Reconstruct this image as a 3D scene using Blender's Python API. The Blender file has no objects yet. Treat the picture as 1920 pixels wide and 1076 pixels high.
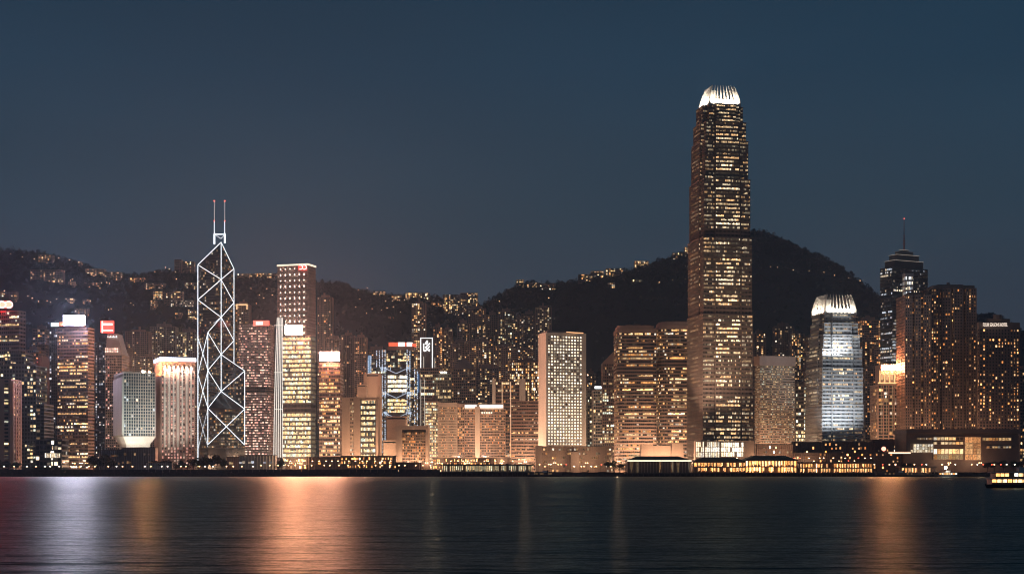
import bpy, math, random
from mathutils import Vector
R = math.radians
sc = bpy.context.scene
col = sc.collection
# ------------------------------------------------------------------ camera, sky, light, exposure
F, CXP, HYP, CH = 2767.0, 960.0, 879.0, 7.6      # focal length in photo pixels, centre, horizon row, eye height in metres
cam = bpy.data.cameras.new('camera'); camo = bpy.data.objects.new('camera', cam); col.objects.link(camo)
cam.sensor_width = 36.0; cam.lens = 36.0 * F / 1920.0; cam.shift_y = (HYP - 538.0) / 1920.0
cam.clip_start = 1.0; cam.clip_end = 60000.0
camo.location = (0, 0, CH); camo.rotation_euler = (R(90), 0, 0)
sc.camera = camo
world = bpy.data.worlds.new('World'); sc.world = world; world.use_nodes = True
nt = world.node_tree; nt.nodes.clear()
wo = nt.nodes.new('ShaderNodeOutputWorld'); bg = nt.nodes.new('ShaderNodeBackground')
sky = nt.nodes.new('ShaderNodeTexSky'); sky.sky_type = 'NISHITA'; sky.sun_disc = False
sky.sun_elevation = R(-5.0); sky.sun_rotation = R(200); sky.air_density = 1.0; sky.dust_density = 1.0; sky.ozone_density = 3.0
tc = nt.nodes.new('ShaderNodeTexCoord'); sep = nt.nodes.new('ShaderNodeSeparateXYZ')
ramp = nt.nodes.new('ShaderNodeValToRGB')
def lin(h):
    h = h.lstrip('#'); out = []
    for i in (0, 2, 4):
        c = int(h[i:i+2], 16) / 255.0
        out.append(c / 12.92 if c <= 0.04045 else ((c + 0.055) / 1.055) ** 2.4)
    return tuple(out)
stops = [(0.0, '#474d59'), (0.10, '#414c5a'), (0.17, '#324757'), (0.26, '#233f54'), (0.36, '#183448'), (1.0, '#0c2032')]
er = ramp.color_ramp
while len(er.elements) < len(stops): er.elements.new(0.5)
for e, (p, h) in zip(er.elements, stops): e.position = p; e.color = lin(h) + (1,)
nt.links.new(tc.outputs['Generated'], sep.inputs[0]); nt.links.new(sep.outputs['Z'], ramp.inputs[0])
# the twilight sky plus the glow of the town in its air
skm = nt.nodes.new('ShaderNodeMix'); skm.data_type = 'RGBA'; skm.blend_type = 'ADD'; skm.inputs[0].default_value = 0.03
nt.links.new(ramp.outputs[0], skm.inputs[6]); nt.links.new(sky.outputs[0], skm.inputs[7])
wn = nt.nodes.new('ShaderNodeTexNoise'); wn.inputs['Scale'].default_value = 3.0; wn.inputs['Detail'].default_value = 5
wm = nt.nodes.new('ShaderNodeMapping'); wm.inputs['Scale'].default_value = (1, 1, 5); wr = nt.nodes.new('ShaderNodeMapRange')
wr.inputs[1].default_value = 0.3; wr.inputs[2].default_value = 0.7; wr.inputs[3].default_value = 0.87; wr.inputs[4].default_value = 0.99
nt.links.new(tc.outputs['Generated'], wm.inputs[0]); nt.links.new(wm.outputs[0], wn.inputs['Vector']); nt.links.new(wn.outputs['Fac'], wr.inputs[0]); nt.links.new(wr.outputs[0], bg.inputs[1])
nt.links.new(skm.outputs[2], bg.inputs[0])
nt.links.new(bg.outputs[0], wo.inputs[0])
sun = bpy.data.lights.new('sun', 'SUN'); sun.energy = 0.02; sun.angle = R(30); sun.color = (0.7, 0.82, 1.0)
suno = bpy.data.objects.new('sun', sun); col.objects.link(suno); suno.rotation_euler = (R(65), 0, R(-20))
sc.view_settings.view_transform = 'Standard'; sc.view_settings.look = 'None'
sc.view_settings.exposure = 0.0; sc.view_settings.gamma = 1.0
cy = sc.cycles
cy.filter_width = 1.1; cy.use_denoising = True; cy.use_light_tree = True
cy.max_bounces = 3; cy.diffuse_bounces = 2; cy.glossy_bounces = 2; cy.volume_bounces = 0; cy.transmission_bounces = 2
cy.sample_clamp_indirect = 2.0; cy.sample_clamp_direct = 0.0
cy.caustics_reflective = False; cy.caustics_refractive = False
SODIUM = (1.0, 0.58, 0.34); WARMW = (1.0, 0.72, 0.46); COOLW = (0.82, 0.9, 1.0)

# ------------------------------------------------------------------ pixel helpers (photo pixel + distance -> place)
def PX(px, Y): return (px - CXP) / F * Y
def PZ(py, Y): return CH + (HYP - py) / F * Y
LAND = 4.0
rng = random.Random(7)

# ------------------------------------------------------------------ materials
MATS = {}
def mat(name, c, rough=0.8, noise=0.25, scale=0.15, metal=0.0, bump=0.0, streak=False, spec=None):
    if name in MATS: return MATS[name]
    m = bpy.data.materials.new(name); m.use_nodes = True; n = m.node_tree; b = n.nodes['Principled BSDF']
    b.inputs['Roughness'].default_value = rough; b.inputs['Metallic'].default_value = metal
    if spec is not None: b.inputs['Specular IOR Level'].default_value = spec
    t = n.nodes.new('ShaderNodeTexCoord'); mp = n.nodes.new('ShaderNodeMapping')
    mp.inputs['Scale'].default_value = (1, 1, 0.15) if streak else (1, 1, 1)
    nz = n.nodes.new('ShaderNodeTexNoise'); nz.inputs['Scale'].default_value = scale; nz.inputs['Detail'].default_value = 6
    rp = n.nodes.new('ShaderNodeValToRGB')
    lo = tuple(x * (1 - noise) for x in c); hi = tuple(min(1, x * (1 + noise)) for x in c)
    rp.color_ramp.elements[0].position = 0.3; rp.color_ramp.elements[1].position = 0.7
    rp.color_ramp.elements[0].color = lo + (1,); rp.color_ramp.elements[1].color = hi + (1,)
    n.links.new(t.outputs['Object'], mp.inputs[0]); n.links.new(mp.outputs[0], nz.inputs['Vector'])
    n.links.new(nz.outputs['Fac'], rp.inputs[0]); n.links.new(rp.outputs[0], b.inputs['Base Color'])
    if bump:
        bp = n.nodes.new('ShaderNodeBump'); bp.inputs['Strength'].default_value = bump; bp.inputs['Distance'].default_value = 1.0
        n.links.new(nz.outputs['Fac'], bp.inputs['Height']); n.links.new(bp.outputs[0], b.inputs['Normal'])
    MATS[name] = m; return m
def emis(name, c, s, sampled=True, noise=0.0, nscale=0.3):
    if name in MATS: return MATS[name]
    m = bpy.data.materials.new(name); m.use_nodes = True; n = m.node_tree; n.nodes.clear()
    o = n.nodes.new('ShaderNodeOutputMaterial'); e = n.nodes.new('ShaderNodeEmission')
    e.inputs[0].default_value = tuple(c) + (1,); e.inputs[1].default_value = s
    if noise:
        t = n.nodes.new('ShaderNodeTexCoord'); nz = n.nodes.new('ShaderNodeTexNoise'); nz.inputs['Scale'].default_value = nscale
        mr = n.nodes.new('ShaderNodeMapRange'); mr.inputs[3].default_value = s * (1 - noise); mr.inputs[4].default_value = s * (1 + noise)
        mr.inputs[1].default_value = 0.3; mr.inputs[2].default_value = 0.7
        n.links.new(t.outputs['Object'], nz.inputs['Vector']); n.links.new(nz.outputs['Fac'], mr.inputs[0]); n.links.new(mr.outputs[0], e.inputs[1])
    n.links.new(e.outputs[0], o.inputs[0])
    if not sampled: m.cycles.emission_sampling = 'NONE'
    MATS[name] = m; return m
def window_mat():
    m = bpy.data.materials.new('lit_window'); m.use_nodes = True; n = m.node_tree; n.nodes.clear()
    o = n.nodes.new('ShaderNodeOutputMaterial'); e = n.nodes.new('ShaderNodeEmission'); g = n.nodes.new('ShaderNodeBsdfGlossy')
    ad = n.nodes.new('ShaderNodeAddShader'); a = n.nodes.new('ShaderNodeAttribute'); a.attribute_name = 'glow'
    t = n.nodes.new('ShaderNodeTexCoord'); nz = n.nodes.new('ShaderNodeTexNoise'); nz.inputs['Scale'].default_value = 0.6; nz.inputs['Detail'].default_value = 3
    mr = n.nodes.new('ShaderNodeMapRange'); mr.inputs[1].default_value = 0.32; mr.inputs[2].default_value = 0.68
    mr.inputs[3].default_value = 0.45; mr.inputs[4].default_value = 1.45
    n.links.new(t.outputs['Object'], nz.inputs['Vector']); n.links.new(nz.outputs['Fac'], mr.inputs[0])
    n.links.new(a.outputs['Color'], e.inputs[0]); n.links.new(mr.outputs[0], e.inputs[1])
    g.inputs[0].default_value = (0.04, 0.04, 0.045, 1); g.inputs[1].default_value = 0.15
    n.links.new(e.outputs[0], ad.inputs[0]); n.links.new(g.outputs[0], ad.inputs[1]); n.links.new(ad.outputs[0], o.inputs[0])
    m.cycles.emission_sampling = 'NONE'
    return m
WIN = window_mat()
brown = mat('brown_granite', (0.36, 0.26, 0.215), 0.6, 0.18, 0.08, streak=True)
dbrown = mat('dark_brown_cladding', (0.19, 0.135, 0.115), 0.5, 0.2, 0.08)
beige = mat('beige_stone', (0.50, 0.39, 0.32), 0.75, 0.14, 0.06, streak=True)
white = mat('white_concrete', (0.62, 0.60, 0.56), 0.7, 0.12, 0.08, streak=True)
grey = mat('grey_concrete', (0.34, 0.32, 0.31), 0.75, 0.18, 0.08, streak=True)
dgrey = mat('dark_grey_cladding', (0.09, 0.09, 0.095), 0.5, 0.2, 0.08)
teal = mat('teal_cladding', (0.075, 0.10, 0.115), 0.45, 0.2, 0.08)
silver = mat('silver_aluminium', (0.48, 0.48, 0.48), 0.38, 0.1, 0.1, metal=0.5)
pink = mat('pinkish_tile', (0.42, 0.30, 0.26), 0.7, 0.2, 0.07, streak=True)
olive = mat('green_grey_cladding', (0.16, 0.17, 0.15), 0.55, 0.2, 0.08)
black = mat('black_steel', (0.025, 0.025, 0.028), 0.5, 0.2, 0.3)
glass = mat('dark_glass', (0.018, 0.022, 0.026), 0.12, 0.4, 0.05, spec=0.6)
glassb = mat('blue_glass', (0.014, 0.024, 0.033), 0.10, 0.4, 0.05, spec=0.7)
rooff = mat('roof_gravel', (0.12, 0.11, 0.10), 0.9, 0.3, 0.3)
greenroof = mat('green_roof_sheet', (0.045, 0.075, 0.06), 0.6, 0.25, 0.2)
asphalt = mat('asphalt_ground', (0.06, 0.055, 0.05), 0.9, 0.4, 0.05)
stonew = mat('seawall_stone', (0.07, 0.065, 0.06), 0.9, 0.5, 0.4, bump=0.5)
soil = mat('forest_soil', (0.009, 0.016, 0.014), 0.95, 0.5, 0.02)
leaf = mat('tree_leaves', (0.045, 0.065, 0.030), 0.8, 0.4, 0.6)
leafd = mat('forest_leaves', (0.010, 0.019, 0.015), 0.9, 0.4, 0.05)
bark = mat('tree_bark', (0.10, 0.075, 0.055), 0.9, 0.3, 1.0)
tubew = emis('white_light_tube', (0.86, 0.93, 1.0), 2.0, False)
redl = emis('red_beacon', (1.0, 0.12, 0.08), 4.0, False)
lampw = emis('lamp_globe_warm', (1.0, 0.56, 0.26), 14.0, False)
lampr = emis('lamp_globe_red', (1.0, 0.10, 0.05), 10.0, False)
lampc = emis('lamp_globe_white', (1.0, 0.88, 0.72), 12.0, False)

# ------------------------------------------------------------------ mesh builder
class MB:
    def __init__(s, o=(0, 0, 0)): s.v = []; s.f = []; s.m = []; s.c = []; s.o = o
    def face(s, pts, mi=0, c=None):
        b = len(s.v); s.v.extend(pts); s.f.append(tuple(range(b, b + len(pts)))); s.m.append(mi); s.c.append(c)
    def prism(s, poly, z0, z1, mi=0, poly2=None, bottom=True):
        n = len(poly); b = len(s.v); p2 = poly2 or poly
        s.v.extend((p[0], p[1], z0) for p in poly); s.v.extend((p[0], p[1], z1) for p in p2)
        for i in range(n):
            j = (i + 1) % n; s.f.append((b + i, b + j, b + n + j, b + n + i))
        s.f.append(tuple(range(b + n, b + 2 * n)))
        if bottom: s.f.append(tuple(range(b + n - 1, b - 1, -1)))
        k = n + 1 + (1 if bottom else 0); s.m.extend([mi] * k); s.c.extend([None] * k)
    def box(s, x0, x1, y0, y1, z0, z1, mi=0): s.prism([(x0, y0), (x1, y0), (x1, y1), (x0, y1)], z0, z1, mi)
    def beam(s, p, q, r, n=6, mi=0, r2=None):
        p = Vector(p); q = Vector(q); d = (q - p).normalized(); r2 = r if r2 is None else r2
        u = d.cross(Vector((0, 0, 1)) if abs(d.z) < 0.95 else Vector((1, 0, 0))).normalized(); w = d.cross(u)
        b = len(s.v)
        for k in range(n):
            a = 2 * math.pi * k / n; e = u * math.cos(a) + w * math.sin(a)
            s.v.append(tuple(p + e * r)); s.v.append(tuple(q + e * r2))
        for k in range(n):
            j = (k + 1) % n; s.f.append((b + 2 * k, b + 2 * k + 1, b + 2 * j + 1, b + 2 * j)); s.m.append(mi); s.c.append(None)
        s.f.append(tuple(b + 2 * k for k in range(n))); s.f.append(tuple(b + 2 * k + 1 for k in reversed(range(n))))
        s.m.extend([mi, mi]); s.c.extend([None, None])
    def build(s, name, mats, parent=None, kind=None, label=None):
        if not s.f: return None
        me = bpy.data.meshes.new(name); ox, oy, oz = s.o
        me.from_pydata([(v[0] - ox, v[1] - oy, v[2] - oz) for v in s.v], [], s.f)
        if not isinstance(mats, (list, tuple)): mats = [mats]
        for m in mats: me.materials.append(m)
        if len(mats) > 1: me.polygons.foreach_set('material_index', s.m)
        if any(c is not None for c in s.c):
            at = me.attributes.new('glow', 'FLOAT_COLOR', 'FACE'); buf = []
            for c in s.c: buf.extend((c or (0, 0, 0)) + (1.0,)) if c is None or len(c) == 3 else buf.extend(c)
            at.data.foreach_set('color', buf)
        o = bpy.data.objects.new(name, me); col.objects.link(o)
        if parent: o.parent = parent
        else: o.location = s.o
        if kind: o['kind'] = kind
        if label: o['label'] = label
        return o
ORD = 'leftmost,second,third,fourth,fifth,sixth,seventh,eighth,ninth,tenth,eleventh,twelfth,thirteenth,fourteenth,fifteenth,sixteenth,seventeenth,eighteenth,nineteenth,twentieth,twenty first,twenty second,twenty third,twenty fourth,twenty fifth,twenty sixth,twenty seventh,twenty eighth,twenty ninth,thirtieth,thirty first,thirty second,thirty third,thirty fourth,thirty fifth,thirty sixth,thirty seventh,thirty eighth,thirty ninth,fortieth'.split(',')
def nth(label, i): return label + (', leftmost of its row' if i == 0 else ', %s from the left' % ORD[i])
def tag(o, label, cat, group=None):
    o['label'] = label; o['category'] = cat
    if group: o['group'] = group
    return o
def thing(name, label, cat, loc, group=None):
    o = bpy.data.objects.new(name, None); col.objects.link(o); o.location = loc; o.empty_display_size = 5
    return tag(o, label, cat, group)
def struct(o): o['kind'] = 'structure'; return o
def copy_tree(o, parent=None):
    c = o.copy(); col.objects.link(c); c.parent = parent
    for ch in o.children: copy_tree(ch, c)
    return c
def add_light(parent, loc, kind, power, color, radius=0.6, size=None, rot=None, spot=None, blend=0.5, name='lamp_light'):
    l = bpy.data.lights.new(name, kind); l.energy = power; l.color = color
    if kind == 'AREA':
        l.shape = 'RECTANGLE'; l.size, l.size_y = size
    else: l.shadow_soft_size = radius
    if spot: l.spot_size = R(spot); l.spot_blend = blend
    o = bpy.data.objects.new(name, l); col.objects.link(o); o.location = loc
    if rot: o.rotation_euler = rot
    if parent: o.parent = parent; o.location = Vector(loc) - parent.location
    return o
def offset(poly, d):
    n = len(poly); out = []
    for i in range(n):
        p0, p1, p2 = Vector(poly[i - 1]), Vector(poly[i]), Vector(poly[(i + 1) % n])
        a = (p1 - p0).normalized(); b = (p2 - p1).normalized()
        na = Vector((a.y, -a.x)); nb = Vector((b.y, -b.x)); m = na + nb
        if m.length < 1e-6: m = na
        m.normalize(); k = max(0.35, m.dot(na)); q = p1 + m * (d / k); out.append((q.x, q.y))
    return out
def corner_rect(x0, xc, x1, Y, a=0.0, depth=35.0):
    """footprint whose nearest corner shows at xc, faces reaching to x0 and x1 in the picture; a = yaw in degrees"""
    if xc is None or xc == x0 and a == 0:
        X0, X1 = PX(x0, Y), PX(x1, Y); return [(X0, Y), (X1, Y), (X1, Y + depth), (X0, Y + depth)]
    if a < 0: a = 90.0 + a
    a = R(a); C = Vector((PX(xc, Y), Y)); u = Vector((math.cos(a), math.sin(a))); w = Vector((-math.sin(a), math.cos(a)))
    def reach(px, d):
        k = (px - CXP) / F; return (k * C.y - C.x) / (d.x - k * d.y)
    t1, t2 = max(3.0, reach(x1, u)), max(3.0, reach(x0, w))
    if xc >= x1: t1 = depth
    if xc <= x0: t2 = depth
    A = C + u * t1; B = C + w * t2; D = A + w * t2
    return [tuple(C), tuple(A), tuple(D), tuple(B)]
def notch(poly, n, w, d):
    """cut n vertical recesses of width w, depth d into each edge"""
    out = []; m = len(poly)
    for i in range(m):
        p, q = Vector(poly[i]), Vector(poly[(i + 1) % m]); L = (q - p).length; e = (q - p) / L; nn = Vector((e.y, -e.x))
        out.append(tuple(p))
        k = n if L > (n + 1) * w * 2.2 else 0
        for j in range(k):
            t = L * (j + 1) / (k + 1)
            for tt, dd in ((t - w / 2, 0), (t - w / 2, d), (t + w / 2, d), (t + w / 2, 0)):
                s = p + e * tt - nn * dd; out.append((s.x, s.y))
    return out

# ------------------------------------------------------------------ facade with floors, piers and lit windows
PAL = {'warm': [(1, .50, .17), (1, .60, .26), (1, .70, .38), (1, .42, .12), (1, .56, .22), (1, .86, .66), (1, .64, .3)], 'yellow': [(1, .70, .33), (1, .64, .27), (1, .78, .45), (1, .7, .36), (.88, .95, .74)],
       'white': [(1, .84, .60), (1, .90, .74), (1, .76, .48)], 'cool': [(.78, .88, 1), (.95, .95, .95), (1, .8, .55)],
       'ifc': [(1, .74, .42), (1, .66, .34), (1, .80, .52), (1, .56, .24)], 'orange': [(1, .36, .09), (1, .45, .15), (1, .55, .24)], 'pink': [(1, .55, .42), (1, .68, .52), (1, .45, .35)]}
def pattern(style, nf, nb, r, p):
    g = [[0.0] * nb for _ in range(nf)]
    for k in range(nf):
        if style == 'office':
            fb = math.exp(r.gauss(0, 0.45))
            if r.random() < p:
                i = r.randint(-3, 2)
                while i < nb:
                    L = 1 + int(r.expovariate(1 / max(2.0, nb * 0.42)))
                    for j in range(max(i, 0), min(nb, i + L)): g[k][j] = fb * r.uniform(0.55, 1.3) if r.random() < .93 else 0.08
                    i += L + 1 + int(r.expovariate(1 / max(1.5, nb * 0.16)))
            else:
                for j in range(nb):
                    if r.random() < 0.10: g[k][j] = r.uniform(0.1, 0.9)
                    elif r.random() < 0.25: g[k][j] = r.uniform(0.02, 0.09)
        elif style == 'floors':
            act = r.random() < p; fb = math.exp(r.gauss(0, .4)); j = 0; on = r.random() < .7
            while j < nb:
                L = 2 + int(r.expovariate(1 / (nb * (.45 if on else .22))))
                for q in range(j, min(nb, j + L)):
                    if act and on: g[k][q] = fb * r.uniform(.6, 1.25) if r.random() < .94 else .1
                    elif r.random() < .16: g[k][q] = r.uniform(.06, .5)
                    else: g[k][q] = r.uniform(.015, .05)  # unlit panes get a faint added glow that lifts the body tone
                j += L; on = not on
        elif style == 'resid':
            if k == 0: cw = [r.choice([.25, .6, 1.0, 1.2, 2.1]) for _ in range(nb)]
            fw = r.choice([.5, .9, 1.0, 1.0, 1.5])
            for j in range(nb):
                x = r.random() / (cw[j] * fw)
                if x < p: g[k][j] = math.exp(r.gauss(-0.1, 0.6))
                elif x < p + 0.15: g[k][j] = r.uniform(0.03, 0.2)
        elif style == 'full':
            for j in range(nb):
                g[k][j] = r.uniform(0.6, 1.35) if r.random() < p else r.uniform(0.03, 0.25)
        elif style == 'cols':
            for j in range(nb):
                if j % 3 != 2 and r.random() < p: g[k][j] = math.exp(r.gauss(-0.1, 0.5))
    return g
NWIN = [0]
def facade(root, poly, z0, z1, fh, bay, Y, wallM, glassM=glass, sp=0.35, pw=0.5, sd=0.5, pd=0.35, lit=('office', 0.5), pal='warm',
           gain=1.0, dark=(), seed=0, core=True, maxwin=150, parapet=1.6, minrun=10.0, sidegain=1.0, fade=None, wname='wall', edges=None, winsep=True):
    o = tuple(root.location); r = random.Random(seed)
    nf = max(1, round((z1 - z0) / fh)); fh = (z1 - z0) / nf
    md = max(sd, pd); gp = offset(poly, -md); sl = offset(gp, sd)
    w = MB(o)
    for k in range(nf):
        w.prism(sl, z0 + k * fh, z0 + k * fh + sp * fh)
    if parapet: w.prism(offset(gp, md + 0.12), z1, z1 + parapet)
    g = MB(o); g.prism(gp, z0 + 0.02, z1 + parapet * 0.5)
    stuff = MB(o); runs = []
    n = len(poly); cen = Vector((sum(p[0] for p in poly) / n, sum(p[1] for p in poly) / n))
    longest = max((Vector(gp[(i + 1) % n]) - Vector(gp[i])).length for i in range(n))
    for i in range(n):
        p, q = Vector(gp[i]), Vector(gp[(i + 1) % n]); L = (q - p).length
        if L < 1.2: continue
        e = (q - p) / L; nn = Vector((e.y, -e.x)); mid = (p + q) / 2
        view = Vector((0, 0)) - mid
        if nn.dot(view.normalized()) < -0.12: continue
        nb = max(1, round(L / bay)); bw = L / nb
        for j in range(nb + 1):
            c = p + e * (j * bw)
            a = c - e * (pw / 2); b = c + e * (pw / 2); a2 = a + nn * (pd + 0.06); b2 = b + nn * (pd + 0.06)
            if pd > 0: w.prism([(a2.x, a2.y), (b2.x, b2.y), (b.x, b.y), (a.x, a.y)], z0, z1 - 0.01)
        if edges is not None and i not in edges: continue
        G = pattern(lit[0], nf, nb, r, lit[1])
        eg = gain * (1.0 if L > 0.55 * longest else sidegain)
        for k in range(nf):
            if any(d0 <= k < d1 for d0, d1 in dark): continue
            za, zb = z0 + k * fh + sp * fh, z0 + (k + 1) * fh
            fg = eg * (fade(k / nf) if fade else 1.0)
            cur = []; fc = r.choice(PAL[pal])
            for j in range(nb + 1):
                val = G[k][j] * fg * 1.6 if j < nb else 0.0
                if val > 0.01:
                    cc = fc if lit[0] in ('office', 'floors') and r.random() < .7 else r.choice(PAL[pal])
                    cc = tuple(x * val for x in cc)
                    ca, cb = (r.uniform(0, .4), r.uniform(0, .4)) if lit[0] == 'resid' and r.random() < .5 else (0, 0); ow = bw - pw
                    a = p + e * (j * bw + pw / 2 + ca * ow) + nn * 0.05; b = p + e * ((j + 1) * bw - pw / 2 - cb * ow) + nn * 0.05
                    top = zb - 0.03 if r.random() < .7 else zb - (zb - za) * r.uniform(0, .45)
                    quad = ([(a.x, a.y, za), (b.x, b.y, za), (b.x, b.y, top), (a.x, a.y, top)], cc)
                    if val > 0.25: cur.append(quad)
                    else: stuff.face(quad[0], 0, cc)
                if not (val > 0.25) and cur:
                    runs.append((len(cur) * bw * abs(e.x) * F / Y, cur)); cur = []
            if cur: runs.append((len(cur) * bw * abs(e.x) * F / Y, cur))
    runs.sort(key=lambda t: -t[0])
    runs = [x for wpx, cur in runs for x in ([(wpx / len(cur), [q]) for q in cur] if wpx / len(cur) >= 5.5 else [(wpx, cur)])]
    for idx, (wpx, cur) in enumerate(runs):
        if winsep and idx < maxwin and wpx >= minrun:
            m = MB(o)
            for qd, cc in cur: m.face(qd, 0, cc)
            m.build('window', WIN, root); NWIN[0] += 1
        else:
            for qd, cc in cur: stuff.face(qd, 0, cc)
    w.build(wname, wallM, root)
    if core: g.build('glass_core', glassM, root)
    stuff.build('small_windows', WIN, root, kind='stuff')
    return gp
def roof_kit(root, poly, z, seed, plant=True, mast=False, wall=grey):
    r = random.Random(seed); o = tuple(root.location); n = len(poly)
    c = Vector((sum(p[0] for p in poly) / n, sum(p[1] for p in poly) / n))
    def sh(k, dx=0, dy=0): return [(c.x + (p[0] - c.x) * k + dx, c.y + (p[1] - c.y) * k + dy) for p in poly]
    if plant:
        m = MB(o); m.prism(sh(0.55), z, z + r.uniform(3, 6)); pr = m.build('plant_room', wall, root)
        m = MB(o); s = (Vector(poly[1]) - Vector(poly[0])).length * 0.08 + 1
        x, y = c.x + r.uniform(-2, 2), c.y - 2
        m.beam((x, y, z + 3), (x, y, z + 8.5), s, 10); m.build('water_tank', wall, pr)
    if not mast and r.random() < .45:
        m = MB(o); x = c.x + r.uniform(-4, 4)
        for q in range(r.randint(1, 3)): m.beam((x + q * 2.5, c.y, z), (x + q * 2.5, c.y, z + r.uniform(5, 11)), .22, 4, 0, .1)
        m.build('roof_aerials', black, root, kind='stuff')
    if mast:
        m = MB(o); m.beam((c.x, c.y, z), (c.x, c.y, z + mast), 0.45, 5, 0, 0.15); m.build('mast', black, root)
def tower(label, x0, xc, x1, ytop, Y, a=0.0, name='office_tower', cat='tower', wall=brown, gl=glass, fh=4.0, bay=3.2, depth=35.0, zbase=LAND,
          notches=None, poly=None, plant=True, mast=False, seed=None, group=None, z0f=0.0, **kw):
    poly = poly or corner_rect(x0, xc, x1, Y, a, depth)
    seed = seed if seed is not None else int(abs(x0) * 31 + ytop * 7 + Y)
    n = len(poly); cx = sum(p[0] for p in poly) / n; cyy = sum(p[1] for p in poly) / n
    root = thing(name, label, cat, (cx, cyy, zbase), group)
    ztop = PZ(ytop, Y); par = kw.pop('parapet', 1.6)
    if notches: poly = notch(poly, *notches)
    gp = facade(root, poly, zbase + z0f, ztop - par, fh, bay, Y, wall, gl, seed=seed, parapet=par, **kw)
    if z0f:
        m = MB(root.location); m.prism(offset(poly, 0.05), zbase, zbase + z0f); m.build('base_wall', wall, root)
    base = poly if len(poly) == 4 else gp
    roof_kit(root, base, ztop, seed, plant, mast, wall)
    return root, poly
def sign(root, x0, x1, y0, y1, Y, M, name='sign_board', thick=1.2, frame=True):
    o = tuple(root.location); m = MB(o)
    X0, X1, Z0, Z1 = PX(x0, Y), PX(x1, Y), PZ(y1, Y), PZ(y0, Y)
    m.box(X0, X1, Y - thick, Y - 0.15, Z0, Z1); b = m.build(name, M, root)
    if frame:
        m = MB(o); t = 0.4
        m.box(X0 - t, X1 + t, Y - 0.15, Y + 0.6, Z0 - t, Z1 + t); m.build('sign_frame', black, b)
        m = MB(o)
        for k in range(4):
            x = X0 + (X1 - X0) * (k + .5) / 4; m.beam((x, Y + 0.5, Z0 - 3), (x, Y + 0.5, Z1 - 0.5), 0.25, 4); m.beam((x, Y + 4, Z0 - 3), (x, Y + 0.5, Z1 - 1), 0.2, 4)
        m.build('sign_bracket', black, b)
    return b
def letters(root, text, x0, x1, y0, y1, Y, M):
    cu = bpy.data.curves.new('letters', 'FONT'); cu.body = text; cu.extrude = 0.1
    t = bpy.data.objects.new('letters', cu); col.objects.link(t)
    me = bpy.data.meshes.new_from_object(t.evaluated_get(bpy.context.evaluated_depsgraph_get()))
    bpy.data.objects.remove(t)
    xs = [v.co.x for v in me.vertices]; ys = [v.co.y for v in me.vertices]
    X0, X1, Z0, Z1 = PX(x0, Y), PX(x1, Y), PZ(y1, Y), PZ(y0, Y); ox, oy, oz = root.location
    for v in me.vertices:
        v.co = Vector((X0 + (v.co.x - min(xs)) / (max(xs) - min(xs)) * (X1 - X0) - ox, Y - 0.5 - v.co.z * 2 - oy, Z0 + (v.co.y - min(ys)) / (max(ys) - min(ys)) * (Z1 - Z0) - oz))
    me.materials.clear(); me.materials.append(M)
    o = bpy.data.objects.new('lettering', me); col.objects.link(o); o.parent = root
    return o

# ------------------------------------------------------------------ setting: water, ground, seawall, hills
SHORE = 1500.0
def water():
    m = bpy.data.materials.new('harbour_water'); m.use_nodes = True; n = m.node_tree; n.nodes.clear(); L = n.links.new
    N = lambda k: n.nodes.new('ShaderNode' + k)
    out = N('OutputMaterial'); mix = N('MixShader'); dif = N('BsdfDiffuse'); glo = N('BsdfGlossy'); fr = N('Fresnel'); t = N('TexCoord')
    dif.inputs[0].default_value = (0.006, 0.032, 0.036, 1); glo.inputs[0].default_value = (0.46, 0.56, 0.53, 1); fr.inputs[0].default_value = 1.33
    def noise(sx, sy, det):
        mp = N('Mapping'); mp.inputs['Scale'].default_value = (sx, sy, 1); z = N('TexNoise'); z.inputs['Scale'].default_value = 1.0; z.inputs['Detail'].default_value = det; z.inputs['Roughness'].default_value = 0.6
        L(t.outputs['Object'], mp.inputs[0]); L(mp.outputs[0], z.inputs['Vector']); return z
    n1 = noise(0.014, 0.055, 5); n2 = noise(0.18, 0.46, 4); n3 = noise(0.0016, 0.013, 3)
    mr = N('MapRange'); mr.inputs[1].default_value = 0.35; mr.inputs[2].default_value = 0.65; mr.inputs[3].default_value = 0.285; mr.inputs[4].default_value = 0.385
    L(n3.outputs['Fac'], mr.inputs[0]); L(mr.outputs[0], glo.inputs['Roughness'])
    b1 = N('Bump'); b1.inputs['Strength'].default_value = 1.0; b1.inputs['Distance'].default_value = 3.4
    b2 = N('Bump'); b2.inputs['Strength'].default_value = 1.0; b2.inputs['Distance'].default_value = 0.5
    L(n1.outputs['Fac'], b1.inputs['Height']); L(n2.outputs['Fac'], b2.inputs['Height']); L(b1.outputs[0], b2.inputs['Normal'])
    L(b2.outputs[0], glo.inputs['Normal']); L(b2.outputs[0], fr.inputs['Normal'])
    L(fr.outputs[0], mix.inputs[0]); L(dif.outputs[0], mix.inputs[1]); L(glo.outputs[0], mix.inputs[2]); L(mix.outputs[0], out.inputs[0])
    w = MB(); w.face([(-9000, -3000, 0), (9000, -3000, 0), (9000, SHORE + 4, 0), (-9000, SHORE + 4, 0)])
    return struct(w.build('water', m))
water()
g = MB(); g.face([(-9000, SHORE + 2, LAND), (9000, SHORE + 2, LAND), (9000, 12000, LAND), (-9000, 12000, LAND)]); struct(g.build('ground', asphalt))
s = MB(); r_ = random.Random(3); x = -1500.0
while x < 1500:
    L = r_.uniform(6, 14); dy = r_.uniform(0, 1.0); h = r_.uniform(-0.3, 0.5)
    s.box(x, x + L, SHORE - 2 + dy, SHORE + 3.5, -2, LAND + 0.4 + h); x += L
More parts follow.
